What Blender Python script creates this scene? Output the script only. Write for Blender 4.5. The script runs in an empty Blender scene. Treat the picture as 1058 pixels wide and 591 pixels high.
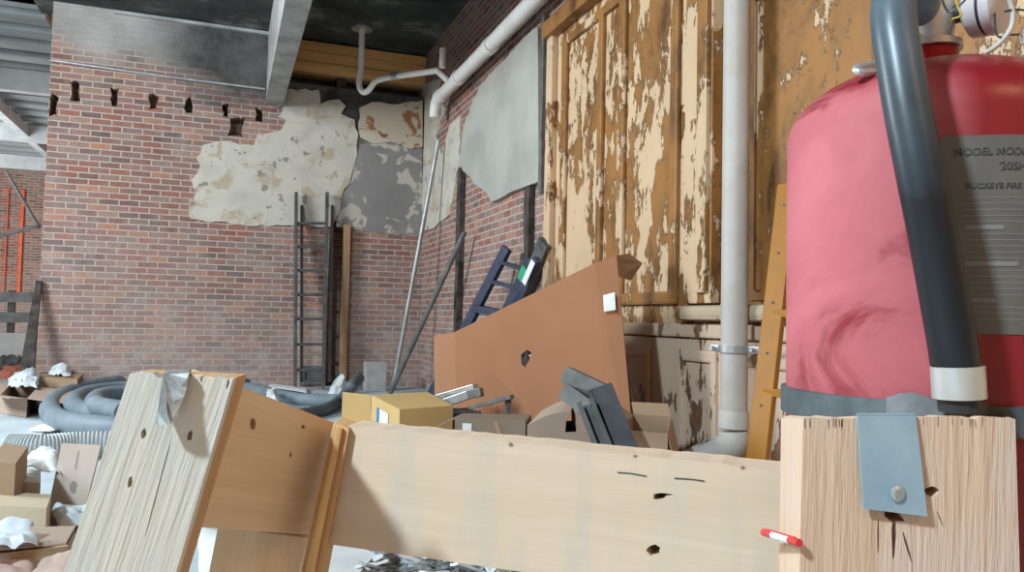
import bpy, bmesh, math, random
from mathutils import Vector, Matrix, noise
random.seed(7)
D = bpy.data
S = bpy.context.scene
COL = S.collection
V = Vector
PI = math.pi

# ------------------------------------------------------------------ camera
F = 800.0
def R_(d): return math.radians(d)
yaw, pitch, roll = R_(20.3), R_(2.5), R_(1.2)
CAM = V((0, 0, .85))
FW = V((math.sin(yaw)*math.cos(pitch), math.cos(yaw)*math.cos(pitch), math.sin(pitch)))
r0 = V((math.cos(yaw), -math.sin(yaw), 0)); u0 = r0.cross(FW)
RT = r0*math.cos(roll) + u0*math.sin(roll)
UP = u0*math.cos(roll) - r0*math.sin(roll)
cd = D.cameras.new('camera'); cam = D.objects.new('camera', cd); COL.objects.link(cam)
m = Matrix((RT, UP, -FW)).transposed().to_4x4(); m.translation = CAM
cam.matrix_world = m
cd.lens = F/1058*36; cd.sensor_width = 36; cd.clip_start = .02; cd.clip_end = 200
S.camera = cam

# ------------------------------------------------------------------ light
S.view_settings.view_transform = 'Standard'; S.view_settings.look = 'None'
S.view_settings.exposure = 0.0; S.view_settings.gamma = 1.0
S.view_settings.use_curve_mapping = False
w = D.worlds.new('warm_ambient'); S.world = w; w.use_nodes = True
w.node_tree.nodes['Background'].inputs[0].default_value = (1.0, .64, .34, 1)  # orange ambient tint, added to warm the shaded faces
w.node_tree.nodes['Background'].inputs[1].default_value = .38
def area(name, loc, target, size, power, col, size_y=None):
    l = D.lights.new(name, 'AREA'); l.energy = power; l.color = col
    l.shape = 'RECTANGLE'; l.size = size; l.size_y = size_y or size
    o = D.objects.new(name, l); COL.objects.link(o); o.location = loc
    o.rotation_euler = (V(target)-V(loc)).to_track_quat('-Z', 'Y').to_euler()
    return o
area('window_light', (-3.3, -.55, 4.0), (.1, .7, .7), .34, 390, (.68, .88, 1.0))
area('side_fill_light', (-4.6, 5.6, 3.1), (1.9, 6.2, .9), 1.8, 430, (.84, .94, 1.0))  # added unseen fill lamp, supplements the key on the back wall and corner
area('warm_fill_light', (1.0, -2.2, 3.2), (1.4, 4.5, 1.0), .9, 20, (1.0, .58, .30))  # added unseen warm fill for shaded boards and the right wall
area('far_bay_light', (-7.0, 14.0, 1.4), (-4.0, 17.0, 3.6), 3.0, 520, (.93, .98, 1.0))  # added unseen lamp aimed upward to brighten the far deck

# ------------------------------------------------------------------ projection helpers
def ray(px, py): return FW + RT*((px-529)/F) - UP*((py-295.5)/F)
def at(px, py, Z): return CAM + ray(px, py)*Z
def wx(px, py, y):
    d = ray(px, py); return CAM + d*((y-CAM.y)/d.y)
def wr(px, py, x):
    d = ray(px, py); return CAM + d*((x-CAM.x)/d.x)
def fl(px, py, z=0.0):
    d = ray(px, py); return CAM + d*((z-CAM.z)/d.z)

# ------------------------------------------------------------------ mesh helpers
def newbm(): return bmesh.new()
def box(bm, lo, hi):
    lo, hi = V(lo), V(hi)
    vs = [bm.verts.new((x, y, z)) for x in (lo.x, hi.x) for y in (lo.y, hi.y) for z in (lo.z, hi.z)]
    for f in ((0,1,3,2),(4,6,7,5),(0,4,5,1),(2,3,7,6),(0,2,6,4),(1,5,7,3)):
        bm.faces.new([vs[i] for i in f])
def hexa(bm, a, b):
    """solid between two loops of equal length"""
    n = len(a)
    va = [bm.verts.new(p) for p in a]; vb = [bm.verts.new(p) for p in b]
    bm.faces.new(va); bm.faces.new(list(reversed(vb)))
    for i in range(n):
        j = (i+1) % n
        bm.faces.new([va[j], va[i], vb[i], vb[j]])
def prism(bm, pts, vec):
    vec = V(vec); hexa(bm, pts, [V(p)+vec for p in pts])
def bar(bm, p, q, wd, th, side=None):
    p, q = V(p), V(q); d = (q-p).normalized()
    s = V(side) if side is not None else (V((0,0,1)) if abs(d.z) < .9 else V((1,0,0)))
    a = d.cross(s).normalized(); b = a.cross(d).normalized()
    lo = [p + a*(i*wd/2) + b*(j*th/2) for i, j in ((-1,-1),(1,-1),(1,1),(-1,1))]
    hexa(bm, lo, [v + (q-p) for v in lo])
def tube(bm, pts, r, seg=16, rf=None, closed_ends=True):
    pts = [V(p) for p in pts]; rings = []; prev = None
    for i, p in enumerate(pts):
        if i == 0: t = pts[1]-pts[0]
        elif i == len(pts)-1: t = pts[-1]-pts[-2]
        else: t = (pts[i+1]-pts[i]).normalized() + (pts[i]-pts[i-1]).normalized()
        t.normalize()
        if prev is None:
            a = t.orthogonal().normalized()
        else:
            a = prev - t*prev.dot(t)
            a = a.normalized() if a.length > 1e-6 else t.orthogonal().normalized()
        prev = a; b = t.cross(a)
        rr = rf(i) if rf else r
        rings.append([bm.verts.new(p + (a*math.cos(2*PI*k/seg) + b*math.sin(2*PI*k/seg))*rr) for k in range(seg)])
    for i in range(len(rings)-1):
        for k in range(seg):
            j = (k+1) % seg
            bm.faces.new((rings[i][k], rings[i][j], rings[i+1][j], rings[i+1][k]))
    if closed_ends:
        bm.faces.new(list(reversed(rings[0]))); bm.faces.new(rings[-1])
def spline(pts, n=8):
    pts = [V(p) for p in pts]; P = [pts[0]*2-pts[1]] + pts + [pts[-1]*2-pts[-2]]; out = []
    for i in range(1, len(P)-2):
        for k in range(n):
            t = k/n; a, b, c, d = P[i-1], P[i], P[i+1], P[i+2]
            out.append(.5*((2*b) + (c-a)*t + (2*a-5*b+4*c-d)*t*t + (3*b-a-3*c+d)*t**3))
    out.append(pts[-1]); return out
def lathe(bm, prof, c, axis=(0,0,1), seg=48):
    c = V(c); q = V((0,0,1)).rotation_difference(V(axis).normalized())
    rings = []
    for r, h in prof:
        rings.append([bm.verts.new(c + q @ V((r*math.cos(2*PI*k/seg), r*math.sin(2*PI*k/seg), h))) for k in range(seg)])
    for i in range(len(rings)-1):
        for k in range(seg):
            j = (k+1) % seg
            bm.faces.new((rings[i][k], rings[i][j], rings[i+1][j], rings[i+1][k]))
    bm.faces.new(list(reversed(rings[0]))); bm.faces.new(rings[-1])
def rough(bm, amp, freq=8, cuts=0):
    if cuts: bmesh.ops.subdivide_edges(bm, edges=bm.edges[:], cuts=cuts, use_grid_fill=True)
    for v in bm.verts:
        v.co += noise.noise_vector(v.co*freq)*amp

def tri(bm):
    bm.normal_update(); bmesh.ops.triangulate(bm, faces=[f for f in bm.faces if len(f.verts) > 4])
def origin_of(o):
    v = V((0,0,0))
    while o is not None:
        v = v + o.location; o = o.parent
    return v
def finish(bm, smooth, bevel):
    bmesh.ops.recalc_face_normals(bm, faces=bm.faces[:])
    if bevel:
        bmesh.ops.bevel(bm, geom=[e for e in bm.edges if len(e.link_faces) == 2 and e.calc_face_angle(0) > .5],
                        offset=bevel, segments=2, affect='EDGES', profile=.6, clamp_overlap=True)
    if smooth:
        for f in bm.faces: f.smooth = True
        for e in bm.edges:
            if len(e.link_faces) == 2 and e.calc_face_angle(0) > .7: e.smooth = False
def obj(name, bm, mat, parent=None, smooth=False, bevel=0, origin=None):
    """world-space bmesh -> one object"""
    finish(bm, smooth, bevel)
    if parent is not None: o0 = origin_of(parent)
    elif origin is not None: o0 = V(origin)
    else:
        xs = [v.co for v in bm.verts]
        o0 = V(((min(v.x for v in xs)+max(v.x for v in xs))/2, (min(v.y for v in xs)+max(v.y for v in xs))/2, min(v.z for v in xs)))
    bmesh.ops.translate(bm, verts=bm.verts[:], vec=-o0)
    me = D.meshes.new(name); bm.to_mesh(me); bm.free()
    for mm in (mat if isinstance(mat, (list, tuple)) else [mat]): me.materials.append(mm)
    o = D.objects.new(name, me); COL.objects.link(o)
    if parent is not None: o.parent = parent
    else: o.location = o0
    return o
def tag(o, label, cat, group=None, kind=None):
    o['label'] = label; o['category'] = cat
    if group: o['group'] = group
    if kind: o['kind'] = kind
    return o
def thing(name, loc, label, cat, group=None):
    o = D.objects.new(name, None); o.empty_display_size = .1; COL.objects.link(o)
    o.location = loc; return tag(o, label, cat, group)
def struct(name, bm, mat, parent=None, origin=(0,0,0), **k):
    o = obj(name, bm, mat, parent, origin=origin, **k)
    if parent is None: o['kind'] = 'structure'
    return o
def cut(o, cutters):
    """carve boolean holes; cutters are bmeshes in world space"""
    bm = newbm(); 
    for c in cutters:
        me = D.meshes.new('tmp'); bmesh.ops.recalc_face_normals(c, faces=c.faces[:]); c.to_mesh(me); bm.from_mesh(me); c.free(); D.meshes.remove(me)
    bmesh.ops.translate(bm, verts=bm.verts[:], vec=-origin_of(o))
    me = D.meshes.new('cutter'); bm.to_mesh(me); bm.free()
    t = D.objects.new('cutter', me); COL.objects.link(t)
    t.location = origin_of(o)
    md = o.modifiers.new('b', 'BOOLEAN'); md.object = t; md.solver = 'EXACT'; md.use_self = True
    bpy.context.view_layer.update()
    dg = bpy.context.evaluated_depsgraph_get()
    nm = D.meshes.new_from_object(o.evaluated_get(dg)); old = o.data
    o.modifiers.clear(); o.data = nm; nm.name = old.name
    D.objects.remove(t); D.meshes.remove(me)
def one(fn, *a, **k):
    bm = newbm(); fn(bm, *a, **k); return bm

# ------------------------------------------------------------------ materials
class M:
    def __init__(s, name, rough=.8, metal=0, spec=.3):
        s.m = D.materials.new(name); s.m.use_nodes = True; s.t = s.m.node_tree; s.n = s.t.nodes
        s.b = s.n['Principled BSDF']; s.b.inputs['Roughness'].default_value = rough
        s.b.inputs['Metallic'].default_value = metal; s.b.inputs['Specular IOR Level'].default_value = spec
        s.tc = s.n.new('ShaderNodeTexCoord')
    def link(s, a, b): s.t.links.new(a, b)
    def coords(s, axis=None, scale=(1,1,1)):
        o = s.tc.outputs['Object']
        if axis is not None:
            mp = s.n.new('ShaderNodeMapping'); q = V(axis).normalized().rotation_difference(V((1,0,0)))
            mp.inputs['Rotation'].default_value = q.to_euler(); s.link(o, mp.inputs['Vector']); o = mp.outputs[0]
        mp = s.n.new('ShaderNodeMapping'); mp.inputs['Scale'].default_value = scale
        s.link(o, mp.inputs['Vector']); return mp.outputs[0]
    def noise(s, vec, scale, detail=5, rough=.55, dist=0):
        n = s.n.new('ShaderNodeTexNoise'); n.inputs['Scale'].default_value = scale
        n.inputs['Detail'].default_value = detail; n.inputs['Roughness'].default_value = rough
        n.inputs['Distortion'].default_value = dist
        s.link(vec, n.inputs['Vector']); return n.outputs[0]
    def ramp(s, fac, stops, interp='LINEAR'):
        r = s.n.new('ShaderNodeValToRGB'); r.color_ramp.interpolation = interp
        el = r.color_ramp.elements
        while len(el) < len(stops): el.new(.5)
        for e, (p, c) in zip(el, stops):
            e.position = p; c = (c, c, c) if isinstance(c, (int, float)) else c; e.color = (*c, 1)
        s.link(fac, r.inputs[0]); return r.outputs[0]
    def mix(s, fac, a, b, mode='MIX'):
        n = s.n.new('ShaderNodeMix'); n.data_type = 'RGBA'; n.blend_type = mode
        for i, v in ((0, fac), (6, a), (7, b)):
            if isinstance(v, (int, float)): n.inputs[i].default_value = v
            elif isinstance(v, tuple): n.inputs[i].default_value = (*v, 1)
            else: s.link(v, n.inputs[i])
        return n.outputs[2]
    def math(s, op, a, b=None, clamp=False):
        n = s.n.new('ShaderNodeMath'); n.operation = op; n.use_clamp = clamp
        for i, v in ((0, a), (1, b)):
            if v is None: continue
            if isinstance(v, (int, float)): n.inputs[i].default_value = v
            else: s.link(v, n.inputs[i])
        return n.outputs[0]
    def sep(s, v):
        n = s.n.new('ShaderNodeSeparateXYZ'); s.link(v, n.inputs[0]); return n.outputs
    def comb(s, x, y, z):
        n = s.n.new('ShaderNodeCombineXYZ')
        for i, v in enumerate((x, y, z)):
            if isinstance(v, (int, float)): n.inputs[i].default_value = v
            else: s.link(v, n.inputs[i])
        return n.outputs[0]
    def color(s, c):
        if isinstance(c, tuple): s.b.inputs['Base Color'].default_value = (*c, 1)
        else: s.link(c, s.b.inputs['Base Color'])
    def bump(s, h, strength=.3, dist=.01):
        n = s.n.new('ShaderNodeBump'); n.inputs['Strength'].default_value = strength
        n.inputs['Distance'].default_value = dist; s.link(h, n.inputs['Height'])
        s.link(n.outputs[0], s.b.inputs['Normal'])

def plain(name, c1, c2=None, scale=6, rough=.8, metal=0, bump=.15, spec=.3, lo=.35, hi=.65):
    a = M(name, rough, metal, spec); n = a.noise(a.coords(), scale)
    a.color(a.ramp(n, [(lo, c1), (hi, c2 or tuple(x*.8 for x in c1))]))
    if bump: a.bump(a.noise(a.coords(), scale*5), bump, .004)
    return a.m
def brick(name, axis, haze=.5, far=False):
    a = M(name, .92, 0, .1); o = a.sep(a.tc.outputs['Object'])
    h = o[0] if axis == 'x' else o[1]
    vec = a.comb(h, o[2], 0)
    wob = a.noise(a.coords(scale=(1,1,1)), 16, 5)
    vec2 = a.comb(a.math('ADD', h, a.math('MULTIPLY', wob, .012)), a.math('ADD', o[2], a.math('MULTIPLY', wob, .012)), 0)
    b = a.n.new('ShaderNodeTexBrick'); a.link(vec2, b.inputs['Vector'])
    b.inputs['Color1'].default_value = (0,0,0,1); b.inputs['Color2'].default_value = (1,1,1,1)
    b.inputs['Mortar'].default_value = (0,0,0,1); b.inputs['Scale'].default_value = 1
    b.inputs['Brick Width'].default_value = .206; b.inputs['Row Height'].default_value = .0675
    b.inputs['Mortar Size'].default_value = .0085; b.inputs['Mortar Smooth'].default_value = .25
    b.inputs['Bias'].default_value = 0
    cc = a.ramp(b.outputs['Color'], [(0, (.10,.065,.06)), (.2, (.24,.075,.05)), (.35, (.34,.095,.055)), (.5, (.22,.13,.11)), (.64, (.37,.10,.065)), (.78, (.27,.18,.15)), (.9, (.50,.19,.09)), (1, (.30,.20,.16))])
    n1 = a.noise(a.coords(), 30, 6, .7)
    cc = a.mix(a.ramp(n1, [(.4, 0), (.75, .8)]), cc, (.12,.075,.06))
    cc = a.mix(a.ramp(a.noise(a.coords(), 2.6, 6, .7, .5), [(.45, 0), (.65, .38)]), cc, (.27,.205,.175))
    big = a.noise(a.coords(), 1.1, 5, .6, .4)
    hz = a.ramp(big, [(.38, .0), (.68, 1.0)])
    # lime bloom grows towards the floor
    lowz = a.ramp(a.math('DIVIDE', o[2], 4.2), [(0, 1.0), (.28, .35), (.5, .12), (1, .05)])
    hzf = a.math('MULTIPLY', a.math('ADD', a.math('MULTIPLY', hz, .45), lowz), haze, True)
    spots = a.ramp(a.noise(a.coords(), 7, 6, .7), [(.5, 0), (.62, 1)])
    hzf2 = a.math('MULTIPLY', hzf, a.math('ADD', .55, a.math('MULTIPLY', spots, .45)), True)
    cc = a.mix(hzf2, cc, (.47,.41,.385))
    mort = a.mix(a.ramp(n1, [(.3, 0), (.7, 1)]), (.37,.30,.26), (.53,.45,.40))
    cc = a.mix(b.outputs['Fac'], cc, mort)
    if axis == 'x':
        # soot that ran down from the ceiling and pale drips
        zz = a.math('ADD', o[2], a.math('MULTIPLY', a.noise(a.coords(scale=(1,1,1)), 1.6, 5, .6), 1.1))
        xx = a.math('ADD', zz, a.math('MULTIPLY', h, .28))
        soot = a.ramp(a.math('SUBTRACT', xx, 3.62), [(.12, 0), (.30, .55), (.46, .93), (1, .97)])
        sc_ = a.ramp(a.noise(a.coords(), 2.2, 6, .65), [(.35, (.035,.037,.036)), (.75, (.17,.17,.165))])
        pale = a.ramp(a.noise(a.coords(), 1.7, 5, .6), [(.3, (.30,.28,.26)), (.7, (.46,.44,.42))])
        sc_ = a.mix(a.ramp(a.math('ADD', a.math('MULTIPLY', h, .5), a.math('MULTIPLY', n1, .25)), [(0, 0), (.12, 1)]) if 0 else a.ramp(a.math('ADD', a.math('ADD', a.math('MULTIPLY', h, .45), .55), a.math('MULTIPLY', a.noise(a.coords(), 1.9, 4), .4)), [(.22, 0), (.60, 1)]), pale, sc_)
        cc = a.mix(soot, cc, sc_)
    a.color(cc)
    hgt = a.math('SUBTRACT', 1, b.outputs['Fac'])
    a.bump(a.math('ADD', hgt, a.math('MULTIPLY', n1, .6)), .7, .008)
    return a.m
def wood(name, axis, light, dark, rings=38, rough=.75, grey=None, stain=None, sc=1.0, bump=.35):
    a = M(name, rough, 0, .25)
    v = a.coords(axis, (1.3*sc, 18*sc, 18*sc))
    n = a.noise(v, 1.6, 6, .6, .6)
    fine = a.noise(a.coords(axis, (6*sc, 160*sc, 160*sc)), 1.0, 4, .6)
    c = a.ramp(n, [(.28, dark), (.5, tuple((x+y)/2 for x, y in zip(light, dark))), (.68, light)])
    c = a.mix(.35, c, a.ramp(fine, [(.3, tuple(x*.9 for x in dark)), (.7, light)]))
    if grey:
        g = a.noise(a.coords(axis, (3*sc, 9*sc, 9*sc)), 1.2, 5, .65)
        c = a.mix(a.ramp(g, [(.42, 0), (.62, .85)]), c, grey)
    if stain:
        g = a.noise(a.coords(axis, (16, 4, 4)), 1.3, 4, .6)
        c = a.mix(a.ramp(g, [(.50, 0), (.68, .5)]), c, stain)
    a.color(c); a.bump(a.math('ADD', n, fine), bump, .0015)
    return a.m

BR_B = brick('brick_back', 'x', .70)
BR_R = brick('brick_side', 'y', .62)
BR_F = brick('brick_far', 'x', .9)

def m_floor():
    a = M('dusty_concrete', .85, 0, .2); n = a.noise(a.coords(), 1.3, 7, .6)
    c = a.ramp(n, [(.3, (.38,.42,.44)), (.7, (.58,.64,.67))])
    d = a.ramp(a.noise(a.coords(), 14, 6, .7), [(.55, 0), (.7, .5)])
    a.color(a.mix(d, c, (.24,.22,.20))); a.bump(a.noise(a.coords(), 30), .2, .004); return a.m
def m_soot():
    a = M('sooted_ceiling', .9, 0, .15); n = a.noise(a.coords(), 1.5, 7, .65, .3)
    a.color(a.ramp(n, [(.35, (.035,.038,.036)), (.55, (.07,.075,.07)), (.72, (.26,.255,.235))])); a.bump(n, .3, .02); return a.m
def m_deck():
    a = M('metal_deck', .55, .1, .4); n = a.noise(a.coords(scale=(.6,3,1)), 1.5, 5, .6)
    a.color(a.ramp(n, [(.3, (.20,.225,.235)), (.7, (.36,.39,.40))])); return a.m
def m_plaster():
    a = M('old_plaster', .9, 0, .15)
    big = a.noise(a.coords(), 1.7, 5, .6, .3)
    c = a.ramp(big, [(.32, (.44,.40,.35)), (.5, (.58,.53,.45)), (.7, (.48,.44,.40))])
    # tan undercoat patches
    p = a.noise(a.coords(), 3.3, 5, .6, .5)
    c = a.mix(a.ramp(p, [(.55, 0), (.62, .7)]), c, (.42,.31,.20))
    # pitting
    q = a.noise(a.coords(), 9, 4, .5, .2)
    c = a.mix(a.ramp(q, [(.63, 0), (.66, .85)]), c, (.25,.205,.165))
    a.color(c); a.bump(a.math('ADD', a.math('MULTIPLY', q, .5), p), .35, .02); return a.m
def m_greyplaster():
    a = M('stripped_plaster', .9, 0, .15)
    n = a.noise(a.coords(), 4.2, 4, .5, .8)
    big = a.noise(a.coords(), 1.2, 5, .6)
    base = a.ramp(big, [(.3, (.19,.18,.172)), (.7, (.29,.27,.255))])
    a.color(a.mix(a.ramp(n, [(.56, 0), (.585, 1)]), base, (.47,.42,.36))); a.bump(n, .4, .02); return a.m
def m_ragged():
    a = M('ragged_plaster', .9, 0, .15)
    n = a.noise(a.coords(), 4.0, 6, .6, .6)
    base = a.ramp(a.noise(a.coords(), 2, 4), [(.35, (.26,.12,.06)), (.65, (.38,.20,.09))])
    a.color(a.mix(a.ramp(n, [(.44, 0), (.48, 1)]), base, (.56,.48,.38))); a.bump(n, .5, .02); return a.m
def m_paint(name, bias=.0, pale=(.64,.44,.27), seed=0, dark=(.10,.042,.013), tan=(.28,.125,.036)):
    a = M(name, .62, 0, .35)
    v = a.n.new('ShaderNodeMapping'); v.inputs['Scale'].default_value = (1, 1.15, .50)
    v.inputs['Location'].default_value = (seed*3.1, seed*1.7, seed*.9)
    a.link(a.tc.outputs['Object'], v.inputs['Vector']); v = v.outputs[0]
    n = a.noise(v, 6.5, 12, .72, .15)
    big = a.noise(v, 1.2, 3, .5, .3)
    f = a.math('ADD', a.math('ADD', n, a.math('MULTIPLY', a.math('SUBTRACT', big, .5), .7)), bias)
    under = a.ramp(a.noise(a.coords(scale=(1,1,.5)), 3.0, 6, .7, .3), [(.36, dark), (.5, tan), (.62, (tan[0]*1.25, tan[1]*1.2, tan[2]*1.1))])
    cream = a.ramp(a.noise(a.coords(), 2.1, 4), [(.3, pale), (.7, tuple(x*.86 for x in pale))])
    msk = a.ramp(f, [(.485, 0), (.497, 1)])
    edge = a.ramp(f, [(.46, 0), (.484, .75), (.49, 0)])
    c = a.mix(edge, a.mix(msk, under, cream), (.12,.06,.03))
    a.color(c); a.bump(msk, .9, .004)
    a.link(a.ramp(msk, [(0, .5), (1, .7)]), a.b.inputs['Roughness']); return a.m
def m_card(name, c, vary=.88, rough=.85):
    a = M(name, rough, 0, .2); n = a.noise(a.coords(), 2.5, 5, .6)
    a.color(a.ramp(n, [(.3, c), (.7, tuple(x*vary for x in c))]))
    wv = a.noise(a.coords(scale=(40,40,1)), 3, 2); a.bump(wv, .08, .002); return a.m
def m_red():
    a = M('dusty_lit_red_enamel', .38, 0, .5)
    o = a.sep(a.tc.outputs['Object'])
    n = a.noise(a.coords((.3,.2,1), (14,6,6)), 1.1, 5, .6, .8)
    n2 = a.noise(a.coords(), 60, 5, .7)
    # dust streaks, plus a pale lit side painted into the colour (towards -x)
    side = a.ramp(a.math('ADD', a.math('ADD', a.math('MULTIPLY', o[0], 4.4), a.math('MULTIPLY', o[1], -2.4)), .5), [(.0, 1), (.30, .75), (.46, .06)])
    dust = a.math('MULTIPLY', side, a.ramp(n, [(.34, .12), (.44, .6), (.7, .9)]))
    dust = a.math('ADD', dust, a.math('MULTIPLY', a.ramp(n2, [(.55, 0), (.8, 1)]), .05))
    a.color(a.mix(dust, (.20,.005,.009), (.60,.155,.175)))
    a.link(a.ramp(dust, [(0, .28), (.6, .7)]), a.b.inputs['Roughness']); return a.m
def m_hose():
    a = M('black_rubber_hose', .36, 0, .4); o = a.sep(a.tc.outputs['Object'])
    n = a.noise(a.coords(), 22, 5, .6)
    f = a.math('ADD', a.math('MULTIPLY', a.math('SUBTRACT', o[2], .33), 4.5), a.math('MULTIPLY', n, .5), True)
    a.color(a.mix(a.ramp(f, [(.2, 0), (.8, .7)]), (.012,.013,.016), (.13,.17,.20))); return a.m
def m_dusty(name, c, dustc, amt=.5, rough=.6, scale=12, metal=0):
    a = M(name, rough, metal, .35); n = a.noise(a.coords(), scale, 6, .65)
    a.color(a.mix(a.ramp(n, [(.35, 0), (.7, amt)]), c, dustc)); return a.m

FLOOR = m_floor(); SOOT = m_soot(); DECK = m_deck(); PLAST = m_plaster(); GPLAST = m_greyplaster(); RAG = m_ragged()
PAINT = m_paint('peeling_cream_paint', -.01); PAINT2 = m_paint('peeling_moulding_paint', -.07, seed=2)
PAINT3 = m_paint('peeling_paint_shelf', -.01, (.50,.38,.26), 4)
PAINTL = m_paint('peeling_lower_paint', .12, (.62,.45,.33), 5, (.11,.045,.03), (.20,.095,.055))
SLAB = plain('skim_plaster', (.43,.415,.36), (.34,.33,.30), 2.4, .9)
TIMB = wood('header_timber', (1,0,0), (.90,.50,.20), (.50,.26,.10), sc=.35)
BEAM = plain('painted_steel', (.46,.45,.42), (.27,.27,.26), 4, .7)
PVC = m_dusty('white_pvc', (.88,.87,.84), (.62,.52,.44), .45, .35, 3)
PVCD = m_dusty('dusty_pvc', (.52,.485,.45), (.38,.30,.24), .6, .5, 4)
GALV = plain('galvanised', (.55,.56,.56), (.38,.39,.39), 8, .4, .7)
DGALV = plain('dull_steel', (.22,.22,.21), (.13,.13,.13), 8, .55, .5)
IRON = m_dusty('dark_iron', (.05,.05,.052), (.17,.16,.15), .6, .7, 10)
NAVY = m_dusty('navy_fibreglass', (.018,.026,.055), (.09,.105,.14), .4, .5, 7)
BLACK = plain('black_rubber', (.022,.023,.026), (.035,.036,.04), 10, .45)
SOOTB = m_dusty('charred_wood', (.02,.018,.016), (.16,.13,.11), .7, .9, 9)
DUCT = m_dusty('blue_grey_duct', (.13,.17,.20), (.30,.35,.38), .6, .55, 3)
RIB = m_dusty('pale_grey_ribbed', (.50,.53,.54), (.64,.66,.66), .6, .5, 3)
CARD = m_card('cardboard_sheet', (.34,.152,.078)); CARDT = m_card('tan_cardboard', (.60,.40,.17))
CARDG = m_card('grey_cardboard', (.27,.20,.15)); CARDP = m_card('pale_cardboard', (.46,.34,.27))
CARDI = m_card('cardboard_inner', (.70,.50,.30)); CARDB = m_card('brown_cardboard', (.38,.25,.16))
WHITE = plain('white_paper', (.80,.80,.78), (.70,.71,.71), 5, .7)
PLASTIC = plain('white_film', (.78,.83,.86), (.62,.68,.72), 6, .35)
CONC = plain('concrete_block', (.42,.41,.39), (.33,.32,.30), 9, .9, bump=.5)
YEL = m_dusty('yellow_fibreglass', (.38,.145,.004), (.24,.10,.02), .5, .5, 8)
ORNG = plain('orange_mesh', (.85,.16,.06), (.75,.12,.05), 6, .6)
BLUE = plain('blue_print', (.03,.22,.50), None, 5)
INK = plain('grey_ink', (.07,.07,.07), None, 5, .6, bump=0)
REDP = plain('red_plastic', (.70,.05,.05), None, 5, .4)
CHROME = plain('chrome', (.72,.72,.70), (.60,.60,.58), 20, .28, .85, bump=0)
ALU = plain('brushed_aluminium', (.70,.69,.66), (.60,.60,.58), 20, .38, .7)

# ================================================================== SETTING
BY = 9.5          # back wall plane
RX = 2.3          # right wall plane
ZC = 4.2
struct('floor', one(box, (-14, -4, -.2), (3.2, 26, 0)), FLOOR)
# --- back wall with joist pockets, tall recess and header slot
xl = wx(45, 220, BY).x
wb = struct('wall_back', one(box, (xl, BY, 0), (RX+.4, BY+.45, ZC)), BR_B)
cs = []
def rcut(x0, y0, x1, y1, depth):
    a = wx(x0, y0, BY); b = wx(x1, y1, BY)
    lo, hi = V((min(a.x,b.x), 0, min(a.z,b.z))), V((max(a.x,b.x), 0, max(a.z,b.z))); c = newbm(); pts = []
    j = .018 if depth < .3 else .006
    for u, v in ((0,0),(.5,0),(1,0),(1,.33),(1,.66),(1,1),(.5,1),(0,1),(0,.6),(0,.3)):
        pts.append(V((lo.x+(hi.x-lo.x)*u+random.uniform(-j,j), BY-.05, lo.z+(hi.z-lo.z)*v+random.uniform(-j,j))))
    prism(c, pts, (0, depth+.05, 0)); cs.append(c)
for p in ((74,84,83,104),(115,90,122,109),(155,97,162,113),(192,101,198,117),(230,108,236,121),(237,121,251,141),(265,112,272,126),(52,98,59,120)):
    rcut(*p, .22)
rcut(341, 228, 358, 399, .38)
cs.append(one(box, (wx(296,60,BY).x, BY-.1, wx(380,94,BY).z), (RX-.004, BY+.36, ZC-.01)))
cut(wb, cs)
# small heater register low in the wall
bm = newbm(); a = wx(321,389,BY-.02); box(bm, (a.x-.13, BY-.03, a.z-.10), (a.x+.13, BY, a.z+.13))
rg = obj('floor_register', bm, DGALV, bevel=.006)
cut(rg, [one(box, (a.x-.07, BY-.05, a.z-.05), (a.x+.07, BY-.012, a.z+.08))])
tag(rg, 'grey metal wall register with black square opening behind foot of ladder', 'register')

def ragged(bm, pix, plane, vec, amp=3.0, step=7):
    """outline given in photo pixels, roughened, laid on a wall plane, real thickness"""
    pts = []
    n = len(pix)
    for i in range(n):
        a, b = pix[i], pix[(i+1) % n]
        L = math.hypot(b[0]-a[0], b[1]-a[1]); k = max(1, int(L/step))
        for j in range(k):
            t = j/k; x = a[0]+(b[0]-a[0])*t; y = a[1]+(b[1]-a[1])*t
            if len(a) < 3 and j:
                x += random.uniform(-amp, amp)*.6; y += random.uniform(-amp, amp)*.6
            pts.append(plane(x, y))
    prism(bm, pts, vec)
    tri(bm)
pl = lambda x, y: wx(x, y, BY)
bm = newbm()
ragged(bm, [(196,226),(195,214),(203,200),(198,186),(207,172),(203,163),(210,150),(232,146),(262,151),(266,139),(290,135),(296,124),(287,121),(293,108),(285,112),(299,92),(329,93),(331,108),(350,103),(357,110),(352,118),(366,124),(370,138),(368,150),(366,170),(361,190),(352,205),(347,225),(343,234),(302,233),(240,232)], pl, (0,-.022,0))
struct('plaster', bm, PLAST, wb)
bm = newbm()
ragged(bm, [(400,140,1),(372,150),(366,170),(362,190),(352,205),(347,234),(372,239),(436,243,1),(436,140,1)], pl, (0,-.014,0), 2)
struct('bare_plaster', bm, GPLAST, wb)
bm = newbm()
ragged(bm, [(372,142),(371,112),(384,106),(400,108),(436,104,1),(436,152,1),(424,154),(405,147),(385,149)], pl, (0,-.03,0), 2.5)
struct('ragged_plaster', bm, RAG, wb)
# --- right wall, brick part
wrt = struct('wall_right', one(box, (RX, 3.0, 0), (RX+.4, BY+.45, ZC)), BR_R)
pr = lambda x, y: wr(x, y, RX)
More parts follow.
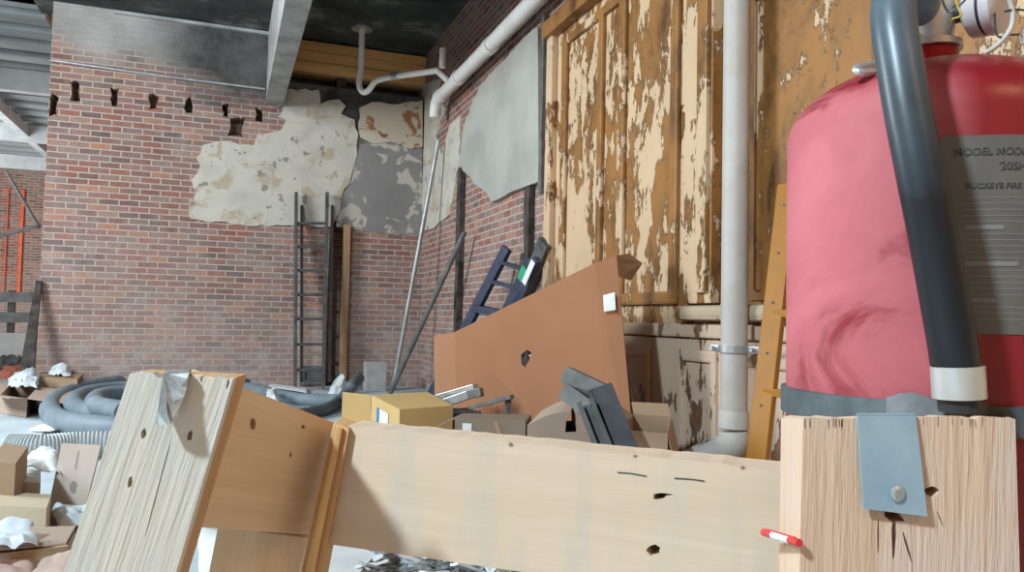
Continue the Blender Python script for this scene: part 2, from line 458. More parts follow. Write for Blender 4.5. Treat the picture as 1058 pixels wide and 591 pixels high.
# plaster near the corner
bm = newbm()
ragged(bm, [(430,242,1),(431,100,1),(438,88),(456,82),(452,96),(462,112),(452,140),(458,160),(466,130),(478,118),(476,170),(470,200),(466,222),(450,236)], pr, (-.02,0,0), 2)
struct('plaster', bm, m_plaster(), wrt)
pr2 = lambda x, y: wr(x, y, RX)
bm = newbm()
ragged(bm, [(484,178),(478,172),(483,132),(490,112),(500,90),(510,78),(557,30),(561,30,1),(562,188,1),(540,196),(512,209),(508,200),(500,194),(494,190),(491,184)], pr2, (-.045,0,0), 1.5)
struct('plaster_slab', bm, SLAB, wrt)
# vertical edge batten beside the slab and two charred vertical chases
bm = newbm(); a = wr(565, 110, RX); box(bm, (RX-.05, a.y-.03, wr(564,200,RX).z), (RX, a.y+.03, wr(562,22,RX).z)); rough(bm, .008, 9, 8)
struct('edge_batten', bm, DGALV, wrt)
bm = newbm(); a = wr(550, 230, RX); box(bm, (RX-.05, a.y-.055, .02), (RX, a.y+.055, wr(550,192,RX).z)); rough(bm, .02, 7, 10)
struct('charred_post', bm, SOOTB, wrt)
bm = newbm(); a = wr(478, 260, RX); box(bm, (RX-.06, a.y-.06, .02), (RX, a.y+.06, wr(478,176,RX).z)); rough(bm, .012, 6, 8)
struct('charred_post', bm, SOOTB, wrt)

# --- panelled, painted part of the right wall
PX = 2.24; PTOP = 3.05
y1 = wr(568, 200, PX).y
wp = struct('wall_panelled', one(box, (PX, -1.5, 0), (RX+.4, y1, PTOP)), PAINT)
struct('wall_above_panelling', one(box, (RX+.01, -1.5, PTOP), (RX+.4, 3.0, ZC)), BR_R)
def vstrip(px0, px1, z0, z1, out=.03, mat=PAINT2, name='moulding', x=PX, bev=.012, inn=0):
    ya = wr(px0, 200, x).y; yb = wr(px1, 200, x).y
    bm = newbm(); box(bm, (x-out, min(ya,yb), z0), (x+inn, max(ya,yb), z1))
    return struct(name, bm, mat, wp, bevel=bev)
def hstrip(px0, px1, z0, z1, out=.03, mat=PAINT2, name='moulding', x=PX, bev=.012):
    ya = wr(px0, 200, x).y; yb = wr(px1, 200, x).y
    bm = newbm(); box(bm, (x-out, min(ya,yb), z0), (x, max(ya,yb), z1))
    return struct(name, bm, mat, wp, bevel=bev)
vstrip(568, 574, 0, PTOP, .05, PAINT)
hstrip(568, 1058, PTOP-.10, PTOP+.02, .09, m_paint('cornice_paint', -.02, seed=9), 'cornice')
# big upper panel: frame in frame
for p in ((581,586),(619,624),(640,647),(695,703)): vstrip(*p, 1.0, 2.86, .028)
hstrip(581, 703, 2.82, 2.88, .03); hstrip(640, 703, .95, 1.02, .03)
hstrip(581, 640, .95, 1.0, .03)
ya = wr(776,200,PX).y; yb_ = wr(1040,200,PX).y
bm = newbm(); box(bm, (PX-.012, min(ya,yb_)-.6, .96), (PX, max(ya,yb_), 2.9)); struct('inset_panel', bm, m_paint('peeling_inset_paint', -.075, seed=7), wp)
# corner pilaster step
vstrip(717, 746, .95, PTOP, .06, PAINT, 'pilaster', bev=.006)
vstrip(733, 744, 1.0, PTOP, .085, PAINT2)
# recessed field to the right of the pipe
for p in ((783,790),(905,915)): vstrip(*p, 1.0, 2.86, .028)
# dado: ledge, rails, lower panels
hstrip(712, 840, .865, .94, .09, PAINT3, 'ledge', bev=.03)
hstrip(636, 1000, .78, .85, .035, PAINTL, 'dado_rail')
for p in ((636,642),(670,676),(706,712),(740,746),(770,776),(830,838)): vstrip(*p, .12, .70, .03, PAINTL)
for p in ((636,676),(706,746),(770,838)): hstrip(*p, .66, .72, .032, PAINTL)
low = newbm(); box(low, (PX-.012, -1.5, 0), (PX, wr(636,200,PX).y, .77)); struct('lower_field', low, PAINTL, wp)

# --- ceiling over the room and deck over the far bay
ce = struct('ceiling', one(box, (xl-.2, -3.5, ZC), (RX+.4, BY+.45, ZC+.25)), SOOT)
bm = newbm(); a = wx(152,8,BY)
box(bm, (xl+.6, BY-.05, ZC-.05), (.47, BY, ZC-.015)); struct('trim_1', bm, BEAM)
bm = newbm()
y = BY+.1
n = 0
while y < 23:
    box(bm, (-14, y, ZC+.02), (xl-.2, y+.30, ZC+.10)); box(bm, (-14, y+.30, ZC+.09), (xl-.2, y+.55, ZC+.17)); y += .55
y = -1.0
while y < BY+.05:
    box(bm, (-14, y, ZC+.02), (xl-.2, y+.30, ZC+.10)); box(bm, (-14, y+.30, ZC+.09), (xl-.2, y+.55, ZC+.17)); y += .55
box(bm, (-14, -1, ZC+.175), (xl-.25, 23, ZC+.2)); struct('ceiling_far', bm, DECK)
bm = newbm()
for yy in (12.5, 16.2, 19.5): box(bm, (-14, yy, ZC-.28), (xl-.3, yy+.16, ZC+.03))
for xx in (-3.6,): box(bm, (xx, BY, ZC-.2), (xx+.14, 22, ZC-.01))
struct('trim_2', bm, plain('white_beam', (.55,.57,.57), (.40,.43,.44), 3, .7))
# far brick wall beyond the opening
FYW = 21.5
wf = struct('wall_far', one(box, (-14, FYW, 0), (RX, FYW+.3, ZC)), BR_F)
a = wx(15,300,FYW); b = wx(-30,190,FYW)
cut(wf, [one(box, (b.x-1.6, FYW-.2, 1.1), (b.x+.2, FYW+.6, 3.0))])
struct('wall_end', one(box, (xl+.02, BY+.45, 0), (xl+.3, FYW, ZC)), BR_R)

# ================================================================== FIXED SERVICES
# ceiling beam running to the back wall
bl = wx(275,106,BY-.02); brr = wx(291,109,BY-.02)
bm = newbm(); zb = wx(283,108,BY).z
box(bm, (bl.x, -3.0, zb), (brr.x, BY-.002, ZC-.002)); box(bm, (bl.x-.012, -3.0, zb-.014), (brr.x+.012, BY-.002, zb-.0))
tag(obj('ceiling_beam', bm, BEAM), 'grey painted steel beam under the ceiling, running back to the brick wall', 'beam')
# header timbers in the slot
hd = thing('timber_header', (1.5, BY+.12, wx(380,95,BY).z+.0), 'pale orange timber header in the wall slot beside the drain trap', 'timber')
zt = wx(380,84,BY+.1).z; zt2 = min(wx(380,42,BY+.1).z, ZC-.02)
for k in range(3):
    z0 = zt + (zt2-zt)*k/3; z1 = zt + (zt2-zt)*(k+1)/3 - .008
    bm = newbm(); box(bm, (wx(297,60,BY).x+.01, BY-.005+.010*(k%2), z0), (RX-.01, BY+.30, z1-(.012 if k == 2 else 0))); obj('plank', bm, TIMB, hd, bevel=.004)
bm = newbm(); a = wx(353,90,BY+.1); box(bm, (a.x-.06, BY+.1, zt-.16), (a.x+.06, BY+.3, zt)); obj('spacer_block', bm, SOOTB, hd)
# conduit across the brick
p0 = wx(52,62,BY-.03); p1 = wx(274,92,BY-.03)
tag(obj('wall_conduit', one(tube, [p0, p0.lerp(p1,.5)+V((0,0,-.01)), p1], .016, 10), GALV, smooth=True), 'thin pale steel conduit high across the brick wall', 'conduit')
p0 = wx(165,78,BY-.03); p1 = wx(272,100,BY-.03)

# drain line
dp = thing('drain_line', at(450,97,8.4), 'white sloping drain pipe high along the right wall with a bent trap branch', 'pipe')
px_ = 2.13; A = V((px_, 8.2, 3.28)); B = V((px_, 4.3, 3.30))
obj('main_pipe', one(tube, [A, B], .062, 24), PVC, dp, smooth=True)
for yy in (8.15, 7.45, 6.45): obj('coupling', one(tube, [V((px_,yy-.05,3.28)), V((px_,yy+.05,3.28))], .074, 24), PVC, dp, smooth=True)
obj('elbow', one(tube, spline([A, A+V((0,.09,-.015)), A+V((0,.15,-.09)), A+V((0,.155,-.19))], 5), .064, 20), PVC, dp, smooth=True)
J = V((px_, 7.75, 3.31)); jd = ray(462,72).length
def tz(px, py): return wx(px, py, 7.75)
ct = fl(374,28,ZC)
def ty(px, py):
    t = max(0, min(1, (462-px)/88)); return wx(px, py, 7.75+(ct.y-7.75)*t)
tp = [J+V((-.02,0,.02)), ty(452,73), ty(400,80), ty(388,84), ty(381,93), ty(375,95), ty(371,87), ty(373,70), ct]
P2 = [tp[0], tp[1], tp[2]] + spline([tp[2], tp[3], tp[4], tp[5], tp[6], tp[7]], 6)[1:] + [V((ct.x, ct.y, ZC-.01))]
obj('trap_branch', one(tube, P2, .034, 20), PVC, dp, smooth=True)
fz = tp[8]; top = V((tz(372,70).x, 7.75, ZC))
obj('ceiling_flange', one(lathe, [(.12,-.03),(.12,-.004)], V((ct.x, ct.y, ZC))), GALV, dp)
obj('coupling', one(tube, [ty(412,78.4), ty(406,79.2)], .041, 16), GALV, dp, smooth=True)
a = tz(457,70); obj('vent_stub', one(tube, [a, V((a.x, a.y, tz(457,50).z))], .035, 16), PVC, dp, smooth=True)

# vertical soil pipe by the panelling
sx, sy = wr(759,300,2.10).x, wr(759,300,2.10).y
sp = thing('soil_pipe', (sx, sy, .0), 'thick white vertical soil pipe in front of the peeling panelled wall', 'pipe')
zcol = at(757,424,3.66).z
obj('riser', one(tube, [V((sx,sy,zcol-.02)), V((sx,sy,ZC-.0))], .058, 32), PVCD, sp, smooth=True)
obj('socket', one(lathe, [(.060,.0),(.066,.005),(.066,.07),(.061,.08)], V((sx,sy,zcol-.05)), seg=32), PVCD, sp, smooth=True)
e0 = V((sx,sy,zcol-.06)); ed = V((-.25,.55,0)).normalized()
obj('elbow', one(tube, spline([e0, e0+V((0,0,-.04)), e0+ed*.05+V((0,0,-.09)), e0+ed*.14+V((0,0,-.14)), e0+ed*.26+V((0,0,-.19)), e0+ed*.40+V((0,0,-.24))], 6), .064, 28), PVCD, sp, smooth=True)
obj('rib_ring', one(lathe, [(.066,-.012),(.072,-.01),(.072,.01),(.066,.012)], e0+ed*.16+V((0,0,-.15)), axis=(ed.x,ed.y,-.45), seg=28), PVCD, sp, smooth=True)
zc = at(762,360,3.5).z
cl = thing('pipe_clamp', (sx, sy, zc-.02), 'galvanised strap clamp around the soil pipe with bolted ears', 'clamp')
obj('band', one(lathe, [(.060,-.016),(.067,-.016),(.067,.016),(.060,.016)], V((sx,sy,zc)), seg=32), GALV, cl, smooth=True)
for s in (-1, 1):
    d = V((.35,-.94,0)).normalized()*s
    bm = newbm(); bar(bm, V((sx,sy,zc))+d*.062, V((sx,sy,zc))+d*(.12 if s < 0 else .19), .012, .03); obj('ear', bm, GALV, cl, bevel=.003)
    bm = newbm(); c0 = V((sx,sy,zc))+d*.10; nn = V((.94,.35,0)); tube(bm, [c0-nn*.03, c0+nn*.03], .009, 6); obj('bolt', bm, GALV, cl)
bm = newbm(); bar(bm, V((sx,sy,zc))+V((.06,-.03,0)), V((PX,sy-.03,zc)), .02, .02); obj('wall_bracket', bm, GALV, cl)

# ================================================================== BACK OF THE ROOM
def extend(top, bot, z=0.0):
    d = bot-top; return top + d*((z-top.z)/d.z)
# grey extension ladder against the back wall
t_l = wx(306,199,BY-.12); t_r = wx(338,199,BY-.12); b_l = wx(305,397,BY-.42); b_r = wx(334,397,BY-.42)
b_l = extend(t_l, b_l, .012); b_r = extend(t_r, b_r, .012)
lad = thing('extension_ladder', (b_l+b_r)/2*1.0, 'dark grey extension ladder leaning upright against the back brick wall', 'ladder')
for p, q in ((t_l,b_l),(t_r,b_r)): obj('rail', one(bar, p, q, .035, .07, (0,1,0)), IRON, lad, bevel=.004)
off = V((.075,.075,-.14))
for p, q in ((t_l,b_l),(t_r,b_r)):
    obj('rail', one(bar, p+off, q+V((.075,.075,.08)), .03, .06, (0,1,0)), IRON, lad, bevel=.004)
for py in (231,255,279,304,328,353,378):
    t = (py-199)/(397-199); p = t_l.lerp(b_l, t); q = t_r.lerp(b_r, t)
    obj('rung', one(bar, p, q, .03, .032), IRON, lad, bevel=.004)
# stud, block, steel tubes
a = wx(355,232,BY-.08); b = wx(362,232,BY-.08)
bm = newbm(); box(bm, (a.x, BY-.12, .0), (b.x, BY-.03, a.z)); tag(obj('timber_stud', bm, wood('stud_wood', (0,0,1), (.42,.26,.15), (.27,.15,.08)), bevel=.003), 'upright brown timber stud standing right of the grey ladder', 'timber')
a = wx(377,405,8.9); b = wx(399,374,8.9)
bm = newbm(); box(bm, (a.x, 8.85, .0), (b.x, 9.05, b.z)); 
cb = obj('concrete_block', bm, CONC, bevel=.008)
tag(cb, 'grey concrete block standing on end at the foot of the corner tubes', 'block')
q = at(405,400,9.0); q.z = .03
pt = at(453,145,8.75); tag(obj('steel_tube', one(tube, [pt, extend(pt, at(407,396,8.75), .03)], .026, 14), plain('old_chrome', (.42,.42,.41), (.28,.28,.28), 9, .4, .5), smooth=True), 'tall shiny steel tube leaning up into the room corner', 'tube')
pt = at(480,240,7.6); tag(obj('steel_tube', one(tube, [pt, extend(pt, at(408,396,8.3), .03)], .026, 14), DGALV, smooth=True), 'shorter dull grey tube leaning at a slant beside the shiny tube', 'tube')

# navy ladders at the right wall
def rails(root, pairs, wd, th, mat, side=(0,1,0)):
    out = []
    for p, q in pairs:
        q = extend(p, q, .015); obj('rail', one(bar, p, q, wd, th, side), mat, root, bevel=.006); out.append((p, q))
    return out
la = (at(524,256,6.35), at(484,334,6.55)); lb = (at(549,268,6.0), at(524,322,6.25))
r1 = thing('step_ladder', extend(la[0], la[1]), 'navy blue step ladder with a green mark, leaning on the right wall behind the cardboard', 'ladder')
rr = rails(r1, (la, lb), .10, .045, NAVY, (1,.3,0))
la2 = (at(517,266,6.5), at(481,335,6.7))
rails(r1, (la2,), .04, .05, GALV, (1,.3,0))
for k, t in enumerate((.06, .17, .33, .46, .62, .78)):
    p = rr[0][0].lerp(rr[0][1], t+.02); q = rr[1][0].lerp(rr[1][1], t)
    obj('rung' if k != 2 else 'step', one(bar, p, q, .05 if k != 2 else .12, .03 if k != 2 else .06), NAVY, r1, bevel=.004)
p, q = rr[1]; c = p.lerp(q, .05); obj('green_mark', one(bar, c+V((-.04,-.055,0)), p.lerp(q,.12)+V((-.04,-.055,0)), .07, .012, (1,.3,0)), plain('green_tape', (.05,.35,.18)), r1)
lc = (at(563,250,5.65), at(545,300,5.9)); ld = (at(556,268,5.5), at(538,312,5.7))
r2 = thing('step_ladder', extend(lc[0], lc[1]), 'folded black ladder with pale stickers leaning right of the navy ladder', 'ladder')
rails(r2, (lc,), .13, .05, IRON, (1,.3,0)); rr2 = rails(r2, (ld,), .07, .05, NAVY, (1,.3,0))
for t in (.2,.4,.6): obj('rung', one(bar, lc[0].lerp(extend(*lc, .015), t), rr2[0][0].lerp(rr2[0][1], t), .03, .03), IRON, r2)
c = at(546,281,5.42); obj('sticker', one(bar, at(551,270,5.45), at(541,293,5.55), .05, .006, (1,.3,0)), WHITE, r2)

# ================================================================== CARDBOARD SHEET
cs_ = thing('cardboard_sheet', fl(560,470,0), 'large brown cardboard sheet with a punched hole, propped before the right wall', 'cardboard')
def panel(pix_top, pix_bot, zb=.02, th=.007):
    """tops by pixel+depth, bottoms dropped towards zb"""
    T = [at(*p) for p in pix_top]; Bq = [extend(t, at(*q), zb) for t, q in zip(T, pix_bot)]
    pts = [T[0], T[1], Bq[1], Bq[0]]
    nrm = (pts[1]-pts[0]).cross(pts[3]-pts[0]).normalized()
    if nrm.dot(FW) < 0: nrm = -nrm
    bm = newbm(); prism(bm, pts, nrm*th); return bm
pA = obj('panel', panel([(470,343,5.05),(614,272,3.95)], [(471,410,5.0),(627,425,3.75)]), CARD, cs_)
pF1 = obj('flap', panel([(448,347,5.35),(470,343,5.05)], [(449,405,5.30),(471,410,5.0)]), m_card('cardboard_flap', (.37,.18,.095)), cs_)
pF2 = obj('flap', panel([(614,272,3.95),(637,264,3.90)], [(627,425,3.75),(651,420,3.68)]), CARD, cs_)
hc = newbm(); prism(hc, [at(x, y, 4.0) for x, y in ((539,374),(546,367),(551,370),(548,380),(544,387),(540,384))], FW*1.2); cut(pA, [hc])
bm = newbm(); prism(bm, [at(x,y,z) for x,y,z in ((623,305,3.86),(635,302,3.83),(636,320,3.80),(624,322,3.82))], -FW*.004); obj('shipping_label', bm, WHITE, cs_)
bm = newbm(); T0, T1 = at(470,343,5.05), at(614,272,3.95)
prism(bm, [T0, T1, T1+V((.06,.10,-.02)), T0+V((.06,.10,-.02))], V((0,0,-.006))); obj('folded_edge', bm, CARD, cs_)
bm = newbm(); prism(bm, [at(637,264,3.92), at(650,262,4.1), at(664,272,4.2), at(652,290,4.1), at(640,286,3.92)], FW*.006); obj('torn_flap', bm, CARDB, cs_)
# punched tab
bm = newbm(); prism(bm, [at(546,367,4.38), at(552,365,4.36), at(550,372,4.30)], FW*.004); obj('torn_tab', bm, CARDI, cs_)

# ================================================================== BOXES BEHIND THE BARRICADE
def topbox(name, quad, ztop, mat, label, cat='box', group=None, flaps=(), open_=False, tmat=None):
    """carton from its top outline seen in the photo; real walls down to the floor"""
    T = [fl(x, y, ztop) for x, y in quad]; c = sum(T, V())/4
    root = thing(name, V((c.x, c.y, 0)), label, cat, group)
    bm = newbm(); Bq = [V((p.x, p.y, .004)) for p in T]
    if open_:
        I = [p.lerp(c, .02) for p in T]; In = [V((p.x, p.y, .012)) for p in I]
        n = 4
        vo = [bm.verts.new(p) for p in T]; vb = [bm.verts.new(p) for p in Bq]; vi = [bm.verts.new(p) for p in I]; vn = [bm.verts.new(p) for p in In]
        for i in range(4):
            j = (i+1) % 4
            bm.faces.new((vo[i],vo[j],vb[j],vb[i])); bm.faces.new((vo[j],vo[i],vi[i],vi[j])); bm.faces.new((vi[j],vi[i],vn[i],vn[j]))
        bm.faces.new(vb); bm.faces.new(list(reversed(vn)))
    else: hexa(bm, T, Bq)
    obj('carton', bm, mat, root)
    for i, v in flaps:
        a, b = T[i], T[(i+1) % 4]; v = V(v); bm = newbm()
        s = (b-a)*.02; nrm = (b-a).cross(v).normalized()*.004
        prism(bm, [a+s, b-s, b-s+v, a+s+v], nrm); obj('flap', bm, tmat or mat, root)
    return root, T
# tan box with the blue label
rt, T = topbox('cardboard_box', [(413,423),(468,419),(442,405),(384,408)], .41, CARDT, 'tan cardboard box with a blue and white label, behind the slanted board')
pf_ = fl(354,405,.42); bm = newbm(); prism(bm, [T[3]+V((-.004,0,0)), pf_, V((pf_.x,pf_.y,.01)), V((T[3].x-.004,T[3].y,.01))], V((0,.006,0))); obj('flap', bm, CARDT, rt)
e = T[0]; g = T[3]; dn = V((0,0,-1)); ux = (g-e).normalized(); nn = V((-1,-.6,0)); nn = (nn - ux*nn.dot(ux)); nn.z = 0; nn.normalize()
if nn.dot(CAM-e) < 0: nn = -nn
L = (g-e).length
base = e + ux*L*.34 + dn*.05 + nn*.003
bm = newbm(); prism(bm, [base, base+ux*L*.30, base+ux*L*.30+dn*.09, base+dn*.09], nn*.002); obj('white_label', bm, WHITE, rt)
base2 = base+ux*L*.30
bm = newbm(); prism(bm, [base2, base2+ux*L*.10, base2+ux*L*.10+dn*.085, base2+dn*.085], nn*.003); obj('blue_label', bm, BLUE, rt)
# grey-brown carton
rt, T = topbox('cardboard_box', [(470,432),(543,435),(549,428),(478,427)], .42, CARDG, 'grey-brown carton with a small sticker and dark strap below the big cardboard', flaps=[(3,(-.10,.02,-.05))])
a = T[0]; b = T[1]; ux = (b-a).normalized(); nn = V((ux.y,-ux.x,0)); nn = nn if nn.dot(CAM-a) > 0 else -nn
bm = newbm(); q = a+ux*.035+dn*.02+nn*.002; prism(bm, [q, q+ux*.04, q+ux*.04+dn*.045, q+dn*.045], nn*.002); obj('sticker', bm, WHITE, rt)
bm = newbm(); q = a+ux*.17+dn*.006+nn*.002; prism(bm, [q, q+ux*.02, q+ux*.075+dn*.16, q+ux*.05+dn*.16], nn*.003); obj('strap', bm, CARDB, rt)
# pale carton with hand hole and bulging lid
T = [fl(x,y,.44) for x,y in ((545,432),(628,432),(636,424),(560,424))]
c = sum(T, V())/4
rt = thing('cardboard_box', V((c.x,c.y,0)), 'pale carton with a rounded top and dark hand hole under the metal channels', 'box')
bm = newbm(); n = 10; fr = []; bk = []
for i in range(n+1):
    t = i/n; up = .055*math.sin(PI*min(1,t*1.1)); fr.append(T[0].lerp(T[1],t)+V((0,0,up-.03))); bk.append(T[3].lerp(T[2],t)+V((0,0,up)))
fr2 = fr+[V((T[1].x,T[1].y,.004)), V((T[0].x,T[0].y,.004))]; bk2 = bk+[V((T[2].x,T[2].y,.004)), V((T[3].x,T[3].y,.004))]
hexa(bm, fr2, bk2); cbx = obj('carton', bm, CARDP, rt)
hc = newbm(); prism(hc, [at(x,y,2.9) for x,y in ((591,466),(592,452),(597,443),(602,441),(604,448),(604,466))], FW*1.6)
bmesh.ops.recalc_face_normals(hc, faces=hc.faces[:]); 
inn = newbm(); k = [p.lerp(c, .06) for p in (T[0],T[1],T[2],T[3])]; hexa(inn, [V((p.x,p.y,.40)) for p in k], [V((p.x,p.y,.02)) for p in k])
cut(cbx, [inn]); cut(cbx, [hc])
# dark open box right
rt, T = topbox('cardboard_box', [(642,444),(690,448),(694,430),(654,428)], .43, CARDB, 'dark open brown box in shadow between the cardboard sheet and the soil pipe', open_=True, flaps=[(1,(.03,-.02,-.16)),(3,(-.05,.04,.04)),(2,(.02,.06,.05))])

# metal channel bundle
mc = thing('metal_channels', at(625,470,3.0), 'bundle of bent grey metal door channels leaning over the cartons', 'channel')
mc.location.z = .0
def channel(p, q, wd, dp, mat, side):
    bm = newbm(); p, q = V(p), V(q); d = (q-p).normalized(); s = V(side)
    a = d.cross(s).normalized(); b = a.cross(d).normalized(); t = .006
    prof = [(-wd/2,-dp/2),(wd/2,-dp/2),(wd/2,dp/2),(wd/2-t*3,dp/2),(wd/2-t*3,dp/2-t),(wd/2-t,dp/2-t),(wd/2-t,-dp/2+t),(-wd/2+t,-dp/2+t),(-wd/2+t,dp/2-t),(-wd/2+t*3,dp/2-t),(-wd/2+t*3,dp/2),(-wd/2,dp/2)]
    A_ = [p+a*x+b*y for x, y in prof]; hexa(bm, A_, [v+(q-p) for v in A_])
    tri(bm); obj('channel', bm, mat, mc)
MC1 = m_dusty('grey_steel_channel', (.045,.045,.043), (.17,.17,.16), .6, .55, 6, .2)
MC2 = m_dusty('black_steel_channel', (.035,.035,.04), (.12,.12,.12), .5, .55, 6, .2)
fwd = -FW
channel(at(586,388,3.15), at(627,408,2.95), .07, .05, MC1, -fwd)
channel(at(623,402,2.95), extend(at(623,402,2.95), at(656,485,2.75), .35), .075, .06, MC2, -fwd)
channel(at(585,405,3.05), at(612,425,2.90), .065, .05, MC1, -fwd)
channel(at(605,416,2.88), extend(at(605,416,2.88), at(632,485,2.72), .35), .065, .05, MC1, fwd)
channel(at(611,405,2.98), extend(at(611,405,2.98), at(640,485,2.80), .35), .03, .05, MC2, fwd)
obj('channel', one(bar, extend(at(623,402,2.95), at(656,485,2.75), .36), extend(at(623,402,2.95), at(656,485,2.75), .004), .06, .05, fwd), MC2, mc)
obj('channel', one(bar, extend(at(605,416,2.88), at(632,485,2.72), .36), extend(at(605,416,2.88), at(632,485,2.72), .004), .05, .05, fwd), MC1, mc)

# scrap sections on the far heap
sc = thing('scrap_channels', at(475,410,4.6), 'short pale grey metal offcuts piled at left foot of the big cardboard', 'scrap')
sc.location.z = 0
for p, q, wd in (((446,414,4.6),(492,401,4.4),.05),((452,419,4.5),(484,408,4.4),.03),((462,412,4.5),(498,405,4.35),.035)):
    obj('offcut', one(bar, at(*p), at(*q), wd, .05), GALV if wd != .035 else DGALV, sc, bevel=.004)
a = at(470,424,4.45); bm = newbm(); box(bm, (a.x-.12,a.y-.12,.0), (a.x+.12,a.y+.12,a.z)); rough(bm, .015, 8, 3); obj('base_lump', bm, IRON, sc)
obj('offcut', one(bar, at(486,421,4.2), at(529,410,4.0), .03, .02), DGALV, sc)
a = at(525,412,4.05); obj('offcut', one(bar, a, V((a.x,a.y,.004)), .025, .025), DGALV, sc)

# ================================================================== YELLOW LADDER
yt = at(815,190,3.10); yb = extend(yt, at(781,490,2.86), .01)
yl = thing('yellow_ladder', yb, 'yellow-orange fibreglass ladder leaning on the panelled wall beside the soil pipe', 'ladder')
rd = (yt-yb).normalized(); offv = V((.10,-.40,0))
R1 = obj('rail', one(bar, yt, yb, .030, .085, (-.3,1,0)), YEL, yl, bevel=.004)
obj('rail', one(bar, yt+offv, yb+offv, .030, .085, (-.3,1,0)), YEL, yl, bevel=.004)
for k in range(4):
    t = (.30 + k*.305); p = yb + rd*t; obj('rung', one(bar, p, p+offv, .03, .03), YEL, yl, bevel=.004)
for k in range(18):
    p = yb + rd*(.55+.10*k); d = (CAM-p).normalized(); 
    fn = rd.cross(V((-.3,1,0))).normalized(); fb = fn.cross(rd).normalized()
    for nrm, hw in ((fn,.0152),(fb,.0427)):
        if abs(nrm.dot(d)) > .3:
            s = 1 if nrm.dot(d) > 0 else -1
    s = 1 if fb.dot(d) > 0 else -1
    s2 = 1 if fn.dot(d) > 0 else -1
    best, hw = (fb*s, .0427) if abs(fb.dot(d)) > abs(fn.dot(d)) else (fn*s2, .0152)
    if k % 2 == 0: obj('rivet', one(lathe, [(.006,-.001),(.006,.0015)], p+best*hw, axis=best, seg=12), IRON, yl)

# ================================================================== FLOOR CLUTTER, LEFT
R1h = .075
def hp(px, py, z): return fl(px, py, z)
coil = [hp(255,398,R1h), hp(205,396,R1h), hp(150,393,R1h), hp(100,398,R1h), hp(66,408,R1h), hp(52,420,R1h), hp(60,433,R1h), hp(95,440,R1h), hp(150,442,R1h),
        hp(200,432,R1h), hp(190,414,R1h), hp(140,402,R1h+.02), hp(95,406,R1h+.02), hp(76,416,R1h+.02), hp(92,427,R1h+.03), hp(150,428,R1h+.05), hp(165,416,R1h+.08), hp(135,408,R1h+.09), hp(104,411,R1h+.09), hp(100,420,R1h+.08), hp(130,426,R1h+.10)]
cp = spline(coil, 14)
tag(obj('duct_hose', one(tube, cp, R1h, 20, rf=lambda i: R1h*(1+.025*(i % 2))), DUCT, smooth=True), 'thick blue-grey flexible duct hose coiled on the floor behind the left post', 'hose')
R2 = .05
h2 = [hp(236,399,R2), hp(262,402,R2), hp(285,408,R2), hp(312,413,R2), hp(345,414,R2), hp(375,413,R2)]
tag(obj('duct_hose', one(tube, spline(h2, 10), R2*1.25, 18), DUCT, smooth=True), 'dark grey hose lying straight behind the slanted board', 'hose')
h3 = [hp(290,432,R2), hp(318,427,R2), hp(338,422,R2), hp(352,412,R2+.02), at(362,400,6.8), at(371,391,7.2)]
tag(obj('duct_hose', one(tube, spline(h3, 10), R2, 18), m_dusty('dark_duct', (.07,.085,.10), (.2,.23,.25), .5, .55, 4), smooth=True), 'dark hose whose free end points up beside the concrete block', 'hose')
R3 = .078
h4 = [hp(8,463,R3), hp(40,463,R3), hp(80,460,R3), hp(130,458,R3), hp(190,458,R3)]
sp4 = spline(h4, 44)
tag(obj('ribbed_hose', one(tube, sp4, R3, 20, rf=lambda i: R3*(1.0 if (i//2) % 2 else .84)), RIB, smooth=True), 'pale grey ribbed hose lying on the floor left of the post', 'hose')

def crumple(name, pix, z, h, mat, label, cat, amp=.03, n=14, th=.004, seed=0, group=None):
    """loose sheet: bilinear patch over 4 floor points, crumpled, with thickness"""
    C4 = [fl(x, y, z) for x, y in pix]; bm = newbm(); g = []
    for i in range(n+1):
        row = []
        for j in range(n+1):
            u, v = i/n, j/n
            p = C4[0].lerp(C4[1], u).lerp(C4[3].lerp(C4[2], u), v)
            e = (math.sin(PI*u)*math.sin(PI*v))**.5 if 0 < i < n and 0 < j < n else 0
            nv = noise.noise(p*6+V((seed,seed,0))); nv2 = noise.noise(p*15+V((seed,0,3)))
            p = p + V((nv*amp*.6, nv2*amp*.6, h*e*(.6+nv) + abs(nv2)*amp))
            row.append(bm.verts.new(p))
        g.append(row)
    for i in range(n):
        for j in range(n): bm.faces.new((g[i][j], g[i+1][j], g[i+1][j+1], g[i][j+1]))
    ret = bmesh.ops.extrude_face_region(bm, geom=bm.faces[:]); bmesh.ops.translate(bm, verts=[v for v in ret['geom'] if isinstance(v, bmesh.types.BMVert)], vec=(0,0,th))
    return tag(obj(name, bm, mat, smooth=True), label, cat, group)
crumple('plastic_sheet', [(30,446),(118,449),(96,431),(62,433)], .004, .05, WHITE, 'white sheet lying on the floor between coiled duct and ribbed hose', 'sheet')
obj_b = obj('dark_bar', one(bar, fl(46,449,.015), fl(70,443,.015), .03, .02), IRON); tag(obj_b, 'short dark bar on the floor beside the white sheet', 'bar')
